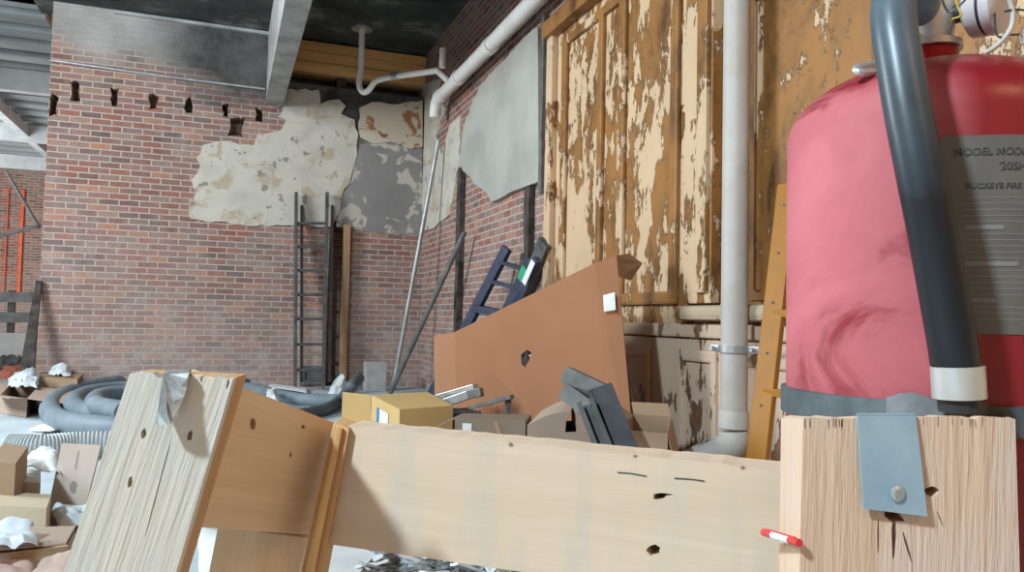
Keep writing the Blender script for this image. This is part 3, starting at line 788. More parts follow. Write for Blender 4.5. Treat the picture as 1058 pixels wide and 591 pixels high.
# far left boxes
rt, T = topbox('cardboard_box', [(30,389),(80,392),(86,386),(36,384)], .19, CARDB, 'low brown carton against the foot of the brick wall, far left', flaps=[])
crumple('plastic_wrap', [(50,388),(74,390),(72,383),(52,382)], .195, .12, PLASTIC, 'clear crumpled plastic wrap on top of the low brown carton', 'wrap', .05, 10)
rt, T = topbox('cardboard_box', [(0,408),(28,412),(40,399),(12,396)], .15, CARDP, 'open carton with spread flaps on the floor at the far left', open_=True, flaps=[(0,(-.06,-.25,.03)),(1,(.32,-.10,-.04)),(3,(-.20,.05,.02))])
crumple('plastic_bag', [(6,400),(38,402),(40,391),(14,389)], .16, .10, PLASTIC, 'pale blue crumpled plastic bag over the open carton at far left', 'bag', .06, 12, seed=4)
crumple('red_cloth', [(-6,393),(24,394),(26,380),(4,381)], .16, .05, plain('rust_red', (.50,.13,.08), (.36,.10,.07), 5), 'rust red crumpled cloth heap at the left edge', 'cloth', .06, 12, seed=7)
crumple('dark_tarp', [(-14,384),(28,381),(24,368),(-8,368)], .10, .10, IRON, 'dark grey crumpled tarpaulin heap beyond the red cloth', 'tarpaulin', .1, 12, seed=9)
# dark plank leaning at the wall end
a = wx(40,290,BY-.08); bm = newbm()
prism(bm, [V((a.x-.03,BY-.06,a.z)), V((a.x+.02,BY-.06,a.z)), V((fl(40,403).x+.02,BY-.45,.0)), V((fl(30,403).x-.03,BY-.45,.0))], V((0,.04,0)))
tag(obj('dark_plank', bm, SOOTB), 'dark narrow plank leaning at the left end of the brick wall', 'plank')
# far scaffold rail, netting, block
sf = thing('scaffold_barrier', V((wx(5,380,14).x, 14, 0)), 'grey rail barrier in the bay beyond the brick wall end', 'barrier')
for py in (307, 328): obj('rail', one(bar, wx(-40,py,14), wx(37,py,14), .06, .16), DGALV, sf)
for px in (-20, 12): a = wx(px,300,14); obj('post', one(bar, V((a.x,14.05,0)), V((a.x,14.05,a.z)), .09, .09), IRON, sf)
bm = newbm(); a = wx(-30,342,12.8); b = wx(34,372,12.8)
prism(bm, [V((a.x,12.7,0)), V((b.x,12.7,0)), V((b.x,12.85,wx(30,345,12.8).z)), V((a.x,12.85,wx(30,345,12.8).z))], V((0,.35,0)))
tag(obj('concrete_barrier', bm, plain('pale_concrete', (.62,.62,.60), (.50,.50,.49), 4)), 'pale low concrete barrier in the bay beyond the wall end', 'barrier')
bm = newbm(); a = wx(10,195,FYW-.1); b = wx(18,310,FYW-.1)
for k in range(9):
    z = b.z + (a.z-b.z)*k/8; bar(bm, V((wx(2,z,FYW).x if 0 else a.x-.25, FYW-.06, z)), V((b.x, FYW-.06, z)), .02, .012)
for k in range(2): bar(bm, V((a.x-.25+k*.22, FYW-.06, b.z)), V((a.x-.25+k*.22, FYW-.06, a.z)), .03, .02)
bar(bm, V((b.x, FYW-.06, b.z)), V((b.x, FYW-.06, a.z)), .07, .02, (0,1,0))
tag(obj('orange_netting', bm, ORNG), 'orange safety netting hung on the far brick wall', 'netting')
tag(obj('sloping_brace', one(tube, [wx(7,178,15), wx(40,234,12.5)], .026, 10), DGALV, smooth=True), 'thin diagonal brace high in the far bay', 'brace')
tag(obj('sloping_brace', one(tube, [wx(-10,246,12.3), wx(42,233,12.6)], .034, 10), GALV, smooth=True), 'pale nearly level brace below the diagonal one in the far bay', 'brace')

# near left boxes
def cardquad(pts, th, mat, parent, name):
    n = (pts[1]-pts[0]).cross(pts[3]-pts[0]).normalized(); bm = newbm(); prism(bm, pts, n*th); return obj(name, bm, mat, parent)
rt, T = topbox('cardboard_box', [(-14,477),(16,479),(29,461),(4,458)], .32, CARDB, 'brown carton at the left edge below the ribbed hose', flaps=[])
# upright flap box with a printed circle
a0, a1, a2, a3 = at(64,458,3.05), at(104,460,2.95), at(88,524,2.95), at(50,523,3.05)
fb = thing('cardboard_flap_box', V((a2.x,a2.y+.1,0)), 'carton with a raised pale flap showing a printed circle, left of the post', 'box')
cardquad([a0,a1,a2,a3], .006, m_card('pale_grey_card', (.60,.49,.42)), fb, 'flap')
bm = newbm(); bb = [V((a3.x,a3.y,a3.z)), V((a2.x,a2.y,a2.z)), V((a2.x+.12,a2.y+.28,a2.z)), V((a3.x+.12,a3.y+.28,a3.z))]
hexa(bm, bb, [V((p.x,p.y,.004)) for p in bb]); obj('carton', bm, CARDB, fb)
c = at(73,504,2.98); nrm = (a1-a0).cross(a3-a0).normalized(); nrm = nrm if nrm.dot(CAM-c) > 0 else -nrm
c = c - nrm*((c-a0).dot(nrm)) + nrm*.0012
obj('printed_circle', one(lathe, [(.024,0),(.024,.0012)], c, axis=nrm, seg=24), plain('faded_ink', (.33,.28,.26), None, 5, bump=0), fb)
obj('printed_line', one(bar, c+V((0,0,.07))+nrm*.001, c+V((0.01,0,.14))+nrm*.001, .004, .001, nrm), INK if 0 else plain('faded_ink_line', (.40,.34,.30), None, 5, bump=0), fb)
# wide near carton
rt, T = topbox('cardboard_box', [(-40,520),(48,525),(53,511),(-26,506)], .21, m_card('near_card', (.58,.46,.32)), 'wide closed tan carton at the left edge, nearest of the upright boxes', flaps=[])
# white box + scraps behind
rt, T = topbox('white_box', [(16,497),(42,499),(42,486),(24,484)], .20, WHITE, 'small white box standing between the brown cartons at left', flaps=[])
crumple('white_wrapping', [(22,486),(62,490),(60,474),(30,473)], .215, .05, WHITE, 'bright white crumpled wrapping lying on the small white box', 'wrapping', .04, 12, seed=12)
crumple('plastic_bag', [(-20,575),(34,566),(34,548),(-14,552)], .20, .05, PLASTIC, 'pale blue film bag at the left edge before the wide carton', 'bag', .05, 12, seed=15)
ff = thing('flattened_carton', fl(40,585,0), 'flattened pale carton with a folded orange edge at the bottom left', 'carton')
q4 = [fl(-12,570,.17), fl(68,563,.17), fl(78,545,.17), fl(0,548,.17)]; cardquad(q4, .006, CARDP, ff, 'sheet')
q5 = [fl(10,572,.172), fl(70,564,.172), fl(68,575,.13), fl(12,590,.12)]; cardquad(q5, .006, CARDI, ff, 'folded_edge')
bm = newbm(); hexa(bm, [p+V((0,0,-.008)) for p in q4], [V((p.x,p.y,.003)) for p in q4]); obj('stack', bm, CARDP, ff)
crumple('paper_wad', [(34,612),(74,606),(78,580),(42,584)], .14, .06, m_card('pinkish_paper', (.62,.45,.38)), 'pinkish brown crumpled paper at bottom left corner of floor pile', 'paper', .05, 12, seed=20)
crumple('paper_wad', [(-20,612),(36,606),(36,584),(-12,586)], .13, .05, m_card('pinkish_paper_b', (.60,.42,.35)), 'crumpled brown paper at the very bottom left corner of the view', 'paper', .05, 12, seed=31)
crumple('white_wrapping', [(52,548),(92,545),(96,528),(58,530)], .10, .06, PLASTIC, 'torn white film between flap box and left post', 'wrapping', .06, 12, seed=25)
crumple('white_sheet', [(205,640),(262,640),(262,560),(205,545)], .02, .04, WHITE, 'bright white sheet on the floor seen between left post and short board', 'sheet', .02, 10, seed=28)
crumple('white_sheet', [(278,400),(317,406),(316,401),(278,397)], .03, .02, WHITE, 'white flat panel lying on floor before the grey ladder', 'panel', .01, 6, seed=33)
crumple('plastic_sack', [(338,410),(352,411),(362,398),(346,396)], .03, .14, PLASTIC, 'crumpled pale sack beside the upturned hose end', 'sack', .05, 10, seed=36)
crumple('plastic_wrap', [(274,412),(286,415),(286,404),(277,403)], .12, .05, PLASTIC, 'small wisp of clear wrap on the straight dark hose', 'wrap', .03, 8, seed=38)

# rubble under the long board
def chip(bm, c, s):
    vs = [V((random.uniform(-1,1), random.uniform(-1,1), random.uniform(-.35,.35)))*s for _ in range(7)]
    r = bmesh.ops.convex_hull(bm, input=[bm.verts.new(c+v) for v in vs])
    bad = [g for g in r['geom_interior'] if isinstance(g, bmesh.types.BMVert)]
    if bad: bmesh.ops.delete(bm, geom=bad, context='VERTS')
bm = newbm()
for i in range(520):
    px = random.uniform(330, 640); py = random.uniform(556, 640)
    p = fl(px, py, 0); chip(bm, V((p.x, p.y, random.uniform(.01,.06))), random.uniform(.012,.045))
for i in range(260):
    px = random.uniform(100, 480); py = random.uniform(399, 470)
    p = fl(px, py, 0)
    if p.y < 9.3 and p.x < 2.1: chip(bm, V((p.x, p.y, .012)), random.uniform(.01,.03))
rub = obj('rubble', bm, [plain('rubble_grey', (.32,.32,.31), (.10,.10,.10), 25, .9)]); tag(rub, 'grey broken rubble and dust scattered over the floor under the long board', 'rubble', kind='stuff')
GR = [WHITE, GALV, PLASTIC, DGALV, CONC]
pf = obj('floor_scrap', one(prism, [fl(x,y,.05) for x,y in ((320,566),(352,562),(388,578),(372,598),(318,604))], V((0,0,.02))), plain('drywall', (.66,.65,.63), (.56,.55,.54), 6)); tag(pf, 'pale broken plasterboard on the rubble below the left end of the long board', 'plasterboard')
protos = []
for i in range(26):
    p = fl(random.uniform(372, 520), random.uniform(568, 606), .07)
    if i < 4:
        bm = newbm(); bar(bm, V((-.05-.01*i,0,0)), V((.05,.01*i,.01)), .02+.004*i, .008); rough(bm, .006, 30, 2)
        o = obj('scrap_strip', bm, GR[i], origin=(0,0,0)); protos.append(o)
    else:
        o = protos[i % 4].copy(); COL.objects.link(o)
    o.location = p + V((0,0,random.uniform(-.01,.02))); o.rotation_euler = (random.uniform(-.4,.4), random.uniform(-.4,.4), random.uniform(0,6.28))
    tag(o, 'small bent grey scrap strip lying on the rubble below the long board', 'scrap', 'scrap strips on the rubble')

# ================================================================== TIMBER BARRICADE (foreground)
root = thing('timber_barricade', V((at(500,560,.55).x, at(500,560,.55).y, 0)), 'rough timber barricade of old boards and posts in the foreground', 'barricade')
def wv(p, q): return (q-p).normalized()
# left leaning post
Zp = .455
tl, tr = at(134,386,Zp), at(241,391,Zp); bl_, br_ = at(64,595,Zp+.003), at(181,595,Zp+.003)
bl2, br2 = extend(tl, bl_, .0), extend(tr, br_, .0)
WL = wood('weathered_post_wood', tl-bl_, (.68,.60,.50), (.60,.52,.42), grey=(.56,.54,.50), rough=.9, bump=.9, sc=1.5)
WO = wood('orange_pine', (1,0,.0), (.58,.34,.16), (.42,.22,.09), sc=1.0)
hv = FW*.006
n = 14
top = [tl.lerp(tr, i/n) + UP*random.uniform(-.0022,.0018) for i in range(n+1)]; top[0] = tl; top[-1] = tr
loop = top + [br2, bl2]
bm = newbm(); prism(bm, loop, hv)
tri(bm)
lp = obj('leaning_post', bm, WL, root)
def hole(px, py, rx, ry, Z0, dep, ang=0, n=9):
    pts = []
    for k in range(n):
        t = 2*PI*k/n; f = random.uniform(.75,1.15); x = rx*f*math.cos(t); y = ry*f*math.sin(t)
        pts.append(at(px + x*math.cos(ang)-y*math.sin(ang), py + x*math.sin(ang)+y*math.cos(ang), Z0))
    bm = newbm(); prism(bm, pts, FW*dep); return bm
cut(lp, [hole(139,452,3.2,5.8,Zp-.01,.016,.2), hole(188,454,3,5.5,Zp-.01,.0155,.2), hole(124,504,3,6.5,Zp-.01,.0155,.2),
         hole(161,391,1.6,5.5,Zp-.01,.0155,.1), hole(201,393,1.6,5,Zp-.01,.0155,.1), hole(229,398,1.3,7,Zp-.01,.02,.2),
         hole(157,498,.8,60,Zp-.01,.014,.27,13), hole(147,440,.5,10,Zp-.01,.01,.3), hole(95,560,.6,14,Zp-.01,.01,.3), hole(180,500,.45,30,Zp-.01,.01,.25,11), hole(206,586-60,.5,16,Zp-.01,.01,.3)])
# side facing of the post is a separate clean orange board behind it
bm = newbm(); dxi = (tr-tl).normalized()*.0005; prism(bm, [tl+hv+dxi, tr+hv-dxi*.2, br2+hv-dxi*.2, bl2+hv+dxi], FW*.018); obj('post_core', bm, wood('core_pine', tl-bl_, (.60,.36,.18), (.42,.22,.09), sc=1.4), root)
sd = [tr+hv*1.02, at(248,399,Zp+.04), extend(at(248,399,Zp+.04), at(206,595,Zp+.043), 0), br2+hv*1.02]
# metal flashing scrap on top of post
bm = newbm(); fz_ = Zp-.003
prism(bm, [at(170,386,fz_), at(196,386,fz_), at(194,404,fz_), at(185,424,fz_-.004), at(177,438,fz_-.008), at(163,439,fz_-.003), at(166,420,fz_)], -FW*.0008)
prism(bm, [at(170,387,fz_), at(196,387,fz_), at(198,383,fz_+.035), at(174,383,fz_+.035)], UP*.0008)
bmesh.ops.triangulate(bm, faces=bm.faces[:])
bmesh.ops.subdivide_edges(bm, edges=bm.edges[:], cuts=3)
for v in bm.verts: v.co -= FW*(.0012+.0022*noise.noise(v.co*160)+.0015*noise.noise(v.co*420))
obj('torn_flashing', bm, m_dusty('grey_flashing', (.20,.20,.20), (.58,.58,.56), .95, .5, 45, .3), root)
# slanted cross board (receding)
A0, A1 = at(243,397,.492), at(346,437,.628); B0, B1 = at(202,545,.492), at(322,553,.628)
_n = (A1-A0).cross(B0-A0); _d = ray(322,553); B1 = CAM + _d*((A0-CAM).dot(_n)/_d.dot(_n))
WO2 = wood('shaded_pine', A1-A0, (.78,.56,.36), (.60,.40,.23), sc=1.1)
nr = (A1-A0).cross(B0-A0).normalized(); nr = nr if nr.dot(CAM-A0) < 0 else -nr
bm = newbm(); prism(bm, [A0, A1, B1, B0], nr*.035); cbd = obj('cross_board', bm, WO2, root, bevel=.0012)
def kn(px, py, rx, ry):
    pts = []
    for k in range(12):
        t = 2*PI*k/12; d = ray(px+rx*math.cos(t), py+ry*math.sin(t)); q = CAM + d*((A0-CAM).dot(nr)/d.dot(nr)); pts.append(q - nr*.0004)
    bm = newbm(); prism(bm, pts, nr*.0008); return bm
KN = plain('knot_brown', (.17,.08,.035), (.30,.16,.07), 60, .7)
obj('knot', kn(261,438,2.6,6), KN, cbd); obj('knot', kn(313,441,1.8,2), KN, cbd); obj('knot', kn(300,470,1.0,2.5), KN, cbd)
# far leaning leg (edge on)
E0, E1 = at(344,437,.592), at(361,443,.586); G0, G1 = extend(E0, at(309,600,.592), 0), extend(E1, at(331,600,.586), 0)
bm = newbm(); prism(bm, [E0, E1, G1, G0], FW*.03); obj('far_leg', bm, wood('far_leg_wood', E0-G0, (.68,.42,.20), (.42,.22,.09), sc=1.6), root, bevel=.0015)
E2 = at(351,441,.607); bm = newbm(); prism(bm, [at(349,440,.588), at(355,442,.588), extend(at(355,442,.588), at(324,600,.588), 0), extend(at(349,440,.588), at(314,600,.588), 0)], -FW*.004)
obj('leg_bead', bm, wood('bead_wood', E0-G0, (.72,.45,.20), (.45,.24,.09), sc=2), root, bevel=.001)
# short board below the cross board
bm = newbm(); s0, s1 = at(225,543,.58), at(318,556,.64); t0, t1 = extend(s0, at(212,610,.575), 0), extend(s1, at(300,620,.635), 0)
prism(bm, [s0, s1, t1, t0], FW*.03); obj('short_board', bm, wood('short_board_wood', s0-t0, (.80,.66,.48), (.70,.53,.36), sc=1.2), root, bevel=.001)
# long board
LA, LB = at(357,441,.600), None
def onboard(px, py):
    """intersection of a ray with the vertical plane of the long board"""
    P0 = CAM + RT*((357-529)/F*.600) + FW*.600; P1 = CAM + RT*((807-529)/F*.480) + FW*.480
    d1 = P1-P0; nn = d1.cross(V((0,0,1))); r = ray(px, py); return CAM + r*((P0-CAM).dot(nn)/r.dot(nn))
TLb, TRb = onboard(351,440), onboard(832,488)
BLb = onboard(338,562); BRb = onboard(832,633)
nb = (TRb-TLb).cross(V((0,0,1))).normalized(); nb = nb if nb.dot(FW) > 0 else -nb
n = 40; top = []
for i in range(n+1):
    t = i/n; top.append(TLb.lerp(TRb, t) + V((0,0,random.uniform(-.0005,.0005))))
bm = newbm(); prism(bm, top + [BRb, BLb], nb*.034); tri(bm)
WB = wood('pale_board_wood', TRb-TLb, (.64,.49,.36), (.56,.41,.28), stain=(.42,.39,.36), sc=1.0, bump=.15)
lb_ = obj('long_board', bm, WB, root)
def bhole(px, py, rx, ry, n=10):
    pts = [onboard(px+rx*random.uniform(.7,1.15)*math.cos(2*PI*k/n), py+ry*random.uniform(.7,1.15)*math.sin(2*PI*k/n))-nb*.01 for k in range(n)]
    bm = newbm(); prism(bm, pts, nb*.032); return bm
cut(lb_, [bhole(675,569,8,6), bhole(681,513,7,4), bhole(686,511,9,1.6)])
for pts in ([(524,455),(529,457),(525,458)], [(653,466),(657,468),(653,469)], [(764,478),(768,480),(764,481)]):
    bm = newbm(); prism(bm, [onboard(*p)-nb*.0005 for p in pts], -nb*.002); obj('splinter', bm, WB, root)
for pts in ([(638,488),(652,489),(668,492)], [(697,494),(714,495),(728,497)]):
    bm = newbm(); tube(bm, [onboard(*p)-nb*.0003 for p in pts], .0004, 6); obj('staple', bm, INK, root)
# right post
Zf = .410
pl0, pr0 = at(830,430,Zf), at(1049,431,Zf)
def down(p, z): return V((p.x, p.y, z))
q0 = extend(pl0, at(826,600,Zf), 0); q1 = extend(pr0, at(1054,600,Zf), 0)
bk0 = at(807,430,.447); bq0 = extend(bk0, at(805,600,.447), 0)
n = 26; top = [pl0.lerp(pr0, i/n) + UP*random.uniform(-.0013,.0008) for i in range(n+1)]
bk1 = at(1040,430,.447); bq1 = extend(bk1, at(1042,600,.447), 0)
topb = [bk0.lerp(bk1, i/n) + UP*random.uniform(-.0013,.0008) for i in range(n+1)]
WR = wood('rough_sawn_post', (0,0,1), (.70,.48,.34), (.58,.38,.26), grey=(.62,.47,.38), rough=.9, bump=.9, sc=2.0)
bm = newbm(); hexa(bm, top+[q1, q0], topb+[bq1, bq0]); tri(bm)
rp = obj('right_post', bm, WR, root)
cut(rp, [hole(973,513,8,6,Zf-.01,.028), hole(932,538,13,6,Zf-.01,.024,.5), hole(934,562,3.5,24,Zf-.01,.024,0), hole(948,572,2,18,Zf-.01,.02,-.3), hole(917,560,1.3,20,Zf-.01,.018), hole(983,543,1,10,Zf-.01,.012,-.4)]
    + [hole(random.uniform(836,880), 441, .9, random.uniform(5,9), Zf-.01,.014) for _ in range(8)] + [hole(random.uniform(962,1040), 440, .8, random.uniform(4,9), Zf-.01,.014) for _ in range(8)])
bm = newbm(); prism(bm, [at(860,520,.447), at(890,520,.447), at(890,590,.447), at(860,590,.447)], FW*.04); obj('added_packing_block', bm, WR, root)  # unseen filler added behind the post to bridge the gap to the board
bm = newbm(); prism(bm, [at(1043,437,.45), at(1075,439,.47), extend(at(1075,439,.47), at(1078,600,.47), 0), extend(at(1043,437,.45), at(1046,600,.45), 0)], FW*.03); obj('side_board', bm, WO2, root)
st = .0012
plate = [at(885,429,Zf-.001), at(945,429,Zf-.001), at(950,470,Zf-.0015), at(957,533,Zf-.003), at(892,525,Zf-.003), at(888,480,Zf-.0015)]
bm = newbm(); prism(bm, plate, -FW*st); prism(bm, [at(885,429,Zf-.002), at(945,429,Zf-.002), at(943,429,.447), at(886,429,.447)], UP*st)
mp_ = obj('metal_strap', bm, m_dusty('blue_grey_strap', (.26,.36,.42), (.40,.48,.53), .7, .55, 30, .15), root)
c = at(927,510,Zf-.0035); obj('nail_head', one(lathe, [(.0042,0),(.0042,.0012),(.003,.002)], c, axis=-FW+RT*.2, seg=20), GALV, mp_)
# straw between board and post
ps = thing('plastic_straw', at(807,556,.45), 'red and white plastic stick wedged between long board and right post', 'stick')
a, b = at(789,550,.445), at(826,561,.405); 
dd = (b-a)
for t0_, t1_, mt in ((0,.28,REDP),(.28,.75,WHITE),(.75,1,REDP)): obj('segment', one(tube, [a+dd*t0_, a+dd*t1_], .0021, 10), mt, ps, smooth=True)
obj('red_edge', one(tube, [a+dd*.1+UP*.0018, a+dd*.9+UP*.0018], .0009, 8), REDP, ps, smooth=True)

# ================================================================== FIRE EXTINGUISHER
AX = CAM + RT*(.545*.553) + FW*.553; ax, ay = AX.x, AX.y
ER = .0995
bm = newbm(); box(bm, (ax-.11, ay-.11, 0), (ax+.11, ay+.11, .60))
bx = obj('added_support_crate', bm, wood('plywood', (1,0,0), (.55,.40,.25), (.45,.30,.18)), bevel=.003); tag(bx, 'added unseen plywood support crate under the fire extinguisher behind the right post', 'crate')  # added unseen prop so the extinguisher does not float
ex = thing('fire_extinguisher', V((ax, ay, .602)), 'large dusty red fire extinguisher behind the right timber post', 'fire extinguisher')
zs = .985; hd_ = .052
prof = [(.0,.602),(ER-.006,.602),(ER,.612)] + [(ER, .612+(zs-.612)*k/8) for k in range(1, 9)]
for k in range(1, 13):
    t = PI/2*k/12*.93; prof.append((ER*math.cos(t)**.9 if math.cos(t) > 0 else 0, zs+hd_*math.sin(t)))
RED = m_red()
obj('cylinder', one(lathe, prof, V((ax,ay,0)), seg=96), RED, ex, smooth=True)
AC = V((ax,ay,0)); zn = zs+hd_
tocam = V((-ax,-ay,0)).normalized(); rgt = V((-tocam.y, tocam.x, 0)); rgt = rgt if rgt.dot(RT) > 0 else -rgt
nk = AC + V((0,0,zn-.006)) - rgt*.002
obj('neck', one(lathe, [(.0185,-.006),(.0185,.018),(.017,.0195)], nk, seg=40), plain('clean_red', (.45,.012,.02), None, 5, .25, bump=0), ex, smooth=True)
obj('neck_collar', one(lathe, [(.021,.0195),(.021,.024),(.017,.026)], nk, seg=40), ALU, ex, smooth=True)
vb = newbm(); lathe(vb, [(.014,.024),(.016,.034),(.016,.075),(.013,.085)], nk, seg=32)
vv = obj('valve_body', vb, ALU, ex, smooth=True)
vc = nk + V((0,0,.052))
obj('outlet_boss', one(tube, [vc, vc + tocam*.022 - rgt*.008], .0125, 24), ALU, ex, smooth=True)
obj('hex_nut', one(tube, [vc + tocam*.016 - rgt*.006, vc + tocam*.030 - rgt*.010], .0145, 6), ALU, ex)
# gauge
gc = vc + rgt*.030 + tocam*.004 + V((0,0,-.008))
gx = (rgt*.93 + tocam*.40 + V((0,0,-.05))).normalized()
g = obj('pressure_gauge', one(lathe, [(.012,-.008),(.019,-.004),(.0195,.004),(.0195,.0045)], gc, axis=gx, seg=40), plain('pale_gauge', (.66,.58,.56), (.55,.46,.45), 20, .4), ex, smooth=True)
obj('gauge_seal', one(lathe, [(.0188,.0045),(.0188,.0065)], gc, axis=gx, seg=40), BLACK, g)
obj('gauge_rim', one(lathe, [(.0195,.0065),(.0200,.008),(.0195,.013),(.016,.015)], gc, axis=gx, seg=40), plain('gauge_rim', (.70,.62,.60), None, 20, .35), g, smooth=True)
obj('gauge_stem', one(tube, [vc+rgt*.012+V((0,0,-.008)), gc-gx*.006], .0065, 16), BLACK, ex, smooth=True)
# carry handle: flat loop poking out to the left
hl = at(888,70,.50); hm = nk + V((0,0,.034))
bm = newbm(); lp_ = [hm - rgt*.008 + tocam*.006, at(925,64,.535), at(905,66,.52), at(890,69,.512), at(884,72,.51), at(890,75,.507), at(906,75,.515), at(925,71,.53), hm - rgt*.008 + tocam*.006 + V((0,0,-.005))]
tube(bm, spline(lp_, 5), .0026, 10); obj('carry_handle', bm, ALU, ex, smooth=True)
bm = newbm(); prism(bm, [at(886,71,.508), at(905,65,.518), at(940,62,.54), at(940,67,.54), at(905,72,.516)], UP*.0015); obj('handle_plate', bm, ALU, ex)
# squeeze levers above, mostly out of view
bm = newbm(); bar(bm, vc+V((0,0,.028))+rgt*.0, vc+V((0,0,.040))+rgt*.075+tocam*.01, .014, .005); bar(bm, vc+V((0,0,.034)), vc+V((0,0,.050))+rgt*.02-tocam*.02, .012, .012); obj('lever', bm, ALU, ex, bevel=.001)
# pin ring / seal strings
ring = [at(1016,56,.50), at(1030,47,.50), at(1044,30,.50), at(1046,12,.50), at(1040,-4,.50), at(1030,-14,.50)]
obj('pin_ring', one(tube, spline(ring, 7), .0016, 10), plain('pale_cable', (.60,.55,.50), None, 8, .4), ex, smooth=True)
obj('pull_wire', one(tube, spline([gc+gx*.010, at(1030,36,.50), at(1045,36,.51), at(1062,35,.52)], 6), .0007, 8), BLACK, ex, smooth=True)
obj('pull_wire', one(tube, spline([at(1038,12,.50), at(1048,10,.50), at(1064,11,.51)], 6), .0007, 8), BLACK, ex, smooth=True)
obj('white_tag', one(prism, [at(1056,30,.505), at(1068,29,.505), at(1068,46,.505), at(1056,45,.505)], FW*.002), WHITE, ex)
obj('seal_string', one(tube, spline([at(986,-4,.515), at(990,8,.515), at(993,16,.515), at(984,20,.52), at(979,26,.52)], 6), .0007, 8), plain('yellow_string', (.70,.50,.10), None, 8), ex, smooth=True)
obj('seal_string', one(tube, spline([at(972,-4,.52), at(980,12,.52), at(992,5,.515), at(1002,-6,.51)], 6), .0008, 8), DGALV, ex, smooth=True)
hn = newbm(); a = at(1028,72,.545); hexa(hn, [at(1027,71,.55), at(1062,54,.56), at(1068,72,.56)], [at(1027,71,.58), at(1062,54,.59), at(1068,72,.59)]); obj('horn_guard', hn, plain('white_plastic', (.72,.70,.70), None, 5, .4), ex)
# hose
hs = [vc+tocam*.026-rgt*.009, at(948,6,.492), at(944,-8,.485), at(932,-14,.478), at(924,2,.470), at(924,28,.462), at(929,62,.455), at(938,115,.447), at(950,175,.441), at(963,240,.438), at(975,305,.437), at(983,350,.437), at(987,377,.438)]
def hr(i): return .0118
hz_ = obj('hose', one(tube, spline(hs, 8), .0128, 28), m_hose(), ex, smooth=True)
# dust line of lettering down the hose
sp_ = spline([at(918,40,.4515), at(923,115,.4385), at(934,180,.4305), at(950,260,.4275), at(960,320,.4265)], 8)
f0, f1 = at(989,378,.438), at(991,411,.4375)
obj('ferrule', one(tube, [f0, f0.lerp(f1,.06), f0.lerp(f1,.94), f1], .0139, 32), ALU, hz_, smooth=True)
obj('hose_end', one(tube, [f1, at(992,424,.4375)], .0112, 28), BLACK, hz_, smooth=True)
# strap band with buckle
zb0 = .787
STR = m_dusty('grey_strap', (.045,.055,.06), (.20,.23,.24), .6, .6, 14)
sb_ = obj('strap_band', one(lathe, [(ER-.002,0),(ER+.0035,.0006),(ER+.0035,.0185),(ER-.002,.019)], V((ax,ay,zb0)), seg=96), STR, ex, smooth=True)
def onc(phi, z, r): return AC + V((0,0,z)) + (tocam*math.cos(phi) + rgt*math.sin(phi))*r
bm = newbm()
for k in range(8):
    p0_, p1_ = R_(-14+3.6*k), R_(-14+3.6*(k+1)); up_ = .004*math.sin(PI*min(1, k/4)); up1 = .004*math.sin(PI*min(1,(k+1)/4))
    hexa(bm, [onc(p0_,zb0+.010,ER+.0035), onc(p1_,zb0+.010,ER+.0035), onc(p1_,zb0+.0205+up1,ER+.0035), onc(p0_,zb0+.0205+up_,ER+.0035)], [onc(p0_,zb0+.010,ER+.007), onc(p1_,zb0+.010,ER+.007), onc(p1_,zb0+.0205+up1,ER+.007), onc(p0_,zb0+.0205+up_,ER+.007)])
obj('buckle', bm, m_dusty('buckle_grey', (.07,.08,.085), (.38,.38,.38), .7, .5, 14), sb_)
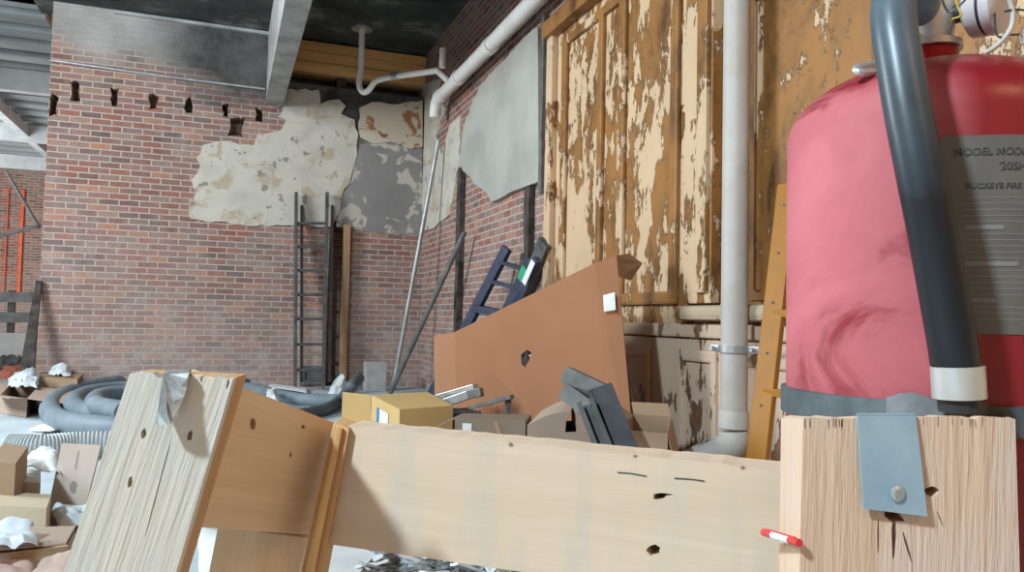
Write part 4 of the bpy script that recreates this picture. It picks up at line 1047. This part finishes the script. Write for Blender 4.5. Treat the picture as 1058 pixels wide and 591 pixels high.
# curved label
def curved(bm, ph0, ph1, z0, z1, r0_, r1_, n=24):
    a = [onc(R_(ph0+(ph1-ph0)*k/n), z0, r1_) for k in range(n+1)]; b = [onc(R_(ph0+(ph1-ph0)*k/n), z1, r1_) for k in range(n+1)]
    vi = [[bm.verts.new(p) for p in a], [bm.verts.new(p) for p in b]]
    c = [[bm.verts.new(onc(R_(ph0+(ph1-ph0)*k/n), z, r0_)) for k in range(n+1)] for z in (z0, z1)]
    for k in range(n):
        bm.faces.new((vi[0][k],vi[0][k+1],vi[1][k+1],vi[1][k])); bm.faces.new((c[0][k+1],c[0][k],c[1][k],c[1][k+1]))
        bm.faces.new((vi[1][k],vi[1][k+1],c[1][k+1],c[1][k])); bm.faces.new((vi[0][k+1],vi[0][k],c[0][k],c[0][k+1]))
    bm.faces.new((vi[0][0],vi[1][0],c[1][0],c[0][0])); bm.faces.new((vi[0][-1],c[0][-1],c[1][-1],vi[1][-1]))
ZL0, ZL1 = .8475, .9655
bm = newbm(); curved(bm, 1, 88, ZL0, ZL1, ER-.0005, ER+.0005)
lab = obj('label', bm, plain('silver_label', (.15,.135,.12), (.12,.11,.10), 30, .38, .15, bump=0), ex, smooth=True)
def textmesh(body, size):
    c = D.curves.new('t', 'FONT'); c.body = body; c.size = size; c.extrude = 0; c.offset = size*.02
    o = D.objects.new('t', c); COL.objects.link(o); bpy.context.view_layer.update()
    me = D.meshes.new_from_object(o.evaluated_get(bpy.context.evaluated_depsgraph_get())); D.objects.remove(o); D.curves.remove(c); return me
def curvetext(body, size, ph, z, name='printed_text'):
    me = textmesh(body, size); bm = newbm(); bm.from_mesh(me); D.meshes.remove(me)
    bmesh.ops.subdivide_edges(bm, edges=[e for e in bm.edges if e.calc_length() > .003], cuts=2)
    rr_ = ER+.0008
    for v in bm.verts: v.co = onc(R_(ph)+v.co.x/rr_, z+v.co.y, rr_)
    ret = bmesh.ops.extrude_face_region(bm, geom=bm.faces[:])
    for v in [v for v in ret['geom'] if isinstance(v, bmesh.types.BMVert)]:
        d = v.co-AC; d.z = 0; v.co += d.normalized()*-.0005
    obj(name, bm, INK, lab)
curvetext('MODEL MODELE NUMERO', .0062, 6, .9535)
curvetext('20SHISA ABC', .0070, 20, .9445)
curvetext('BUCKEYE FIRE EQUIPMENT', .0048, 9.5, .9335)
bm = newbm(); z = .928; k = 0
rn = random.Random(3)
while z > ZL0+.008:
    s = 8 + (rn.uniform(0,8) if k % 4 == 0 else 0); e = rn.uniform(60, 84)
    if k % 6 == 5: curved(bm, 9, rn.uniform(18,30), z-.0008, z+.0018, ER+.0003, ER+.0008, 8)
    else: curved(bm, s, e, z, z+.0005, ER+.0003, ER+.0007, 14)
    z -= .0036; k += 1
obj('printed_rules', bm, plain('faint_ink', (.20,.19,.18), None, 5, bump=0), lab)
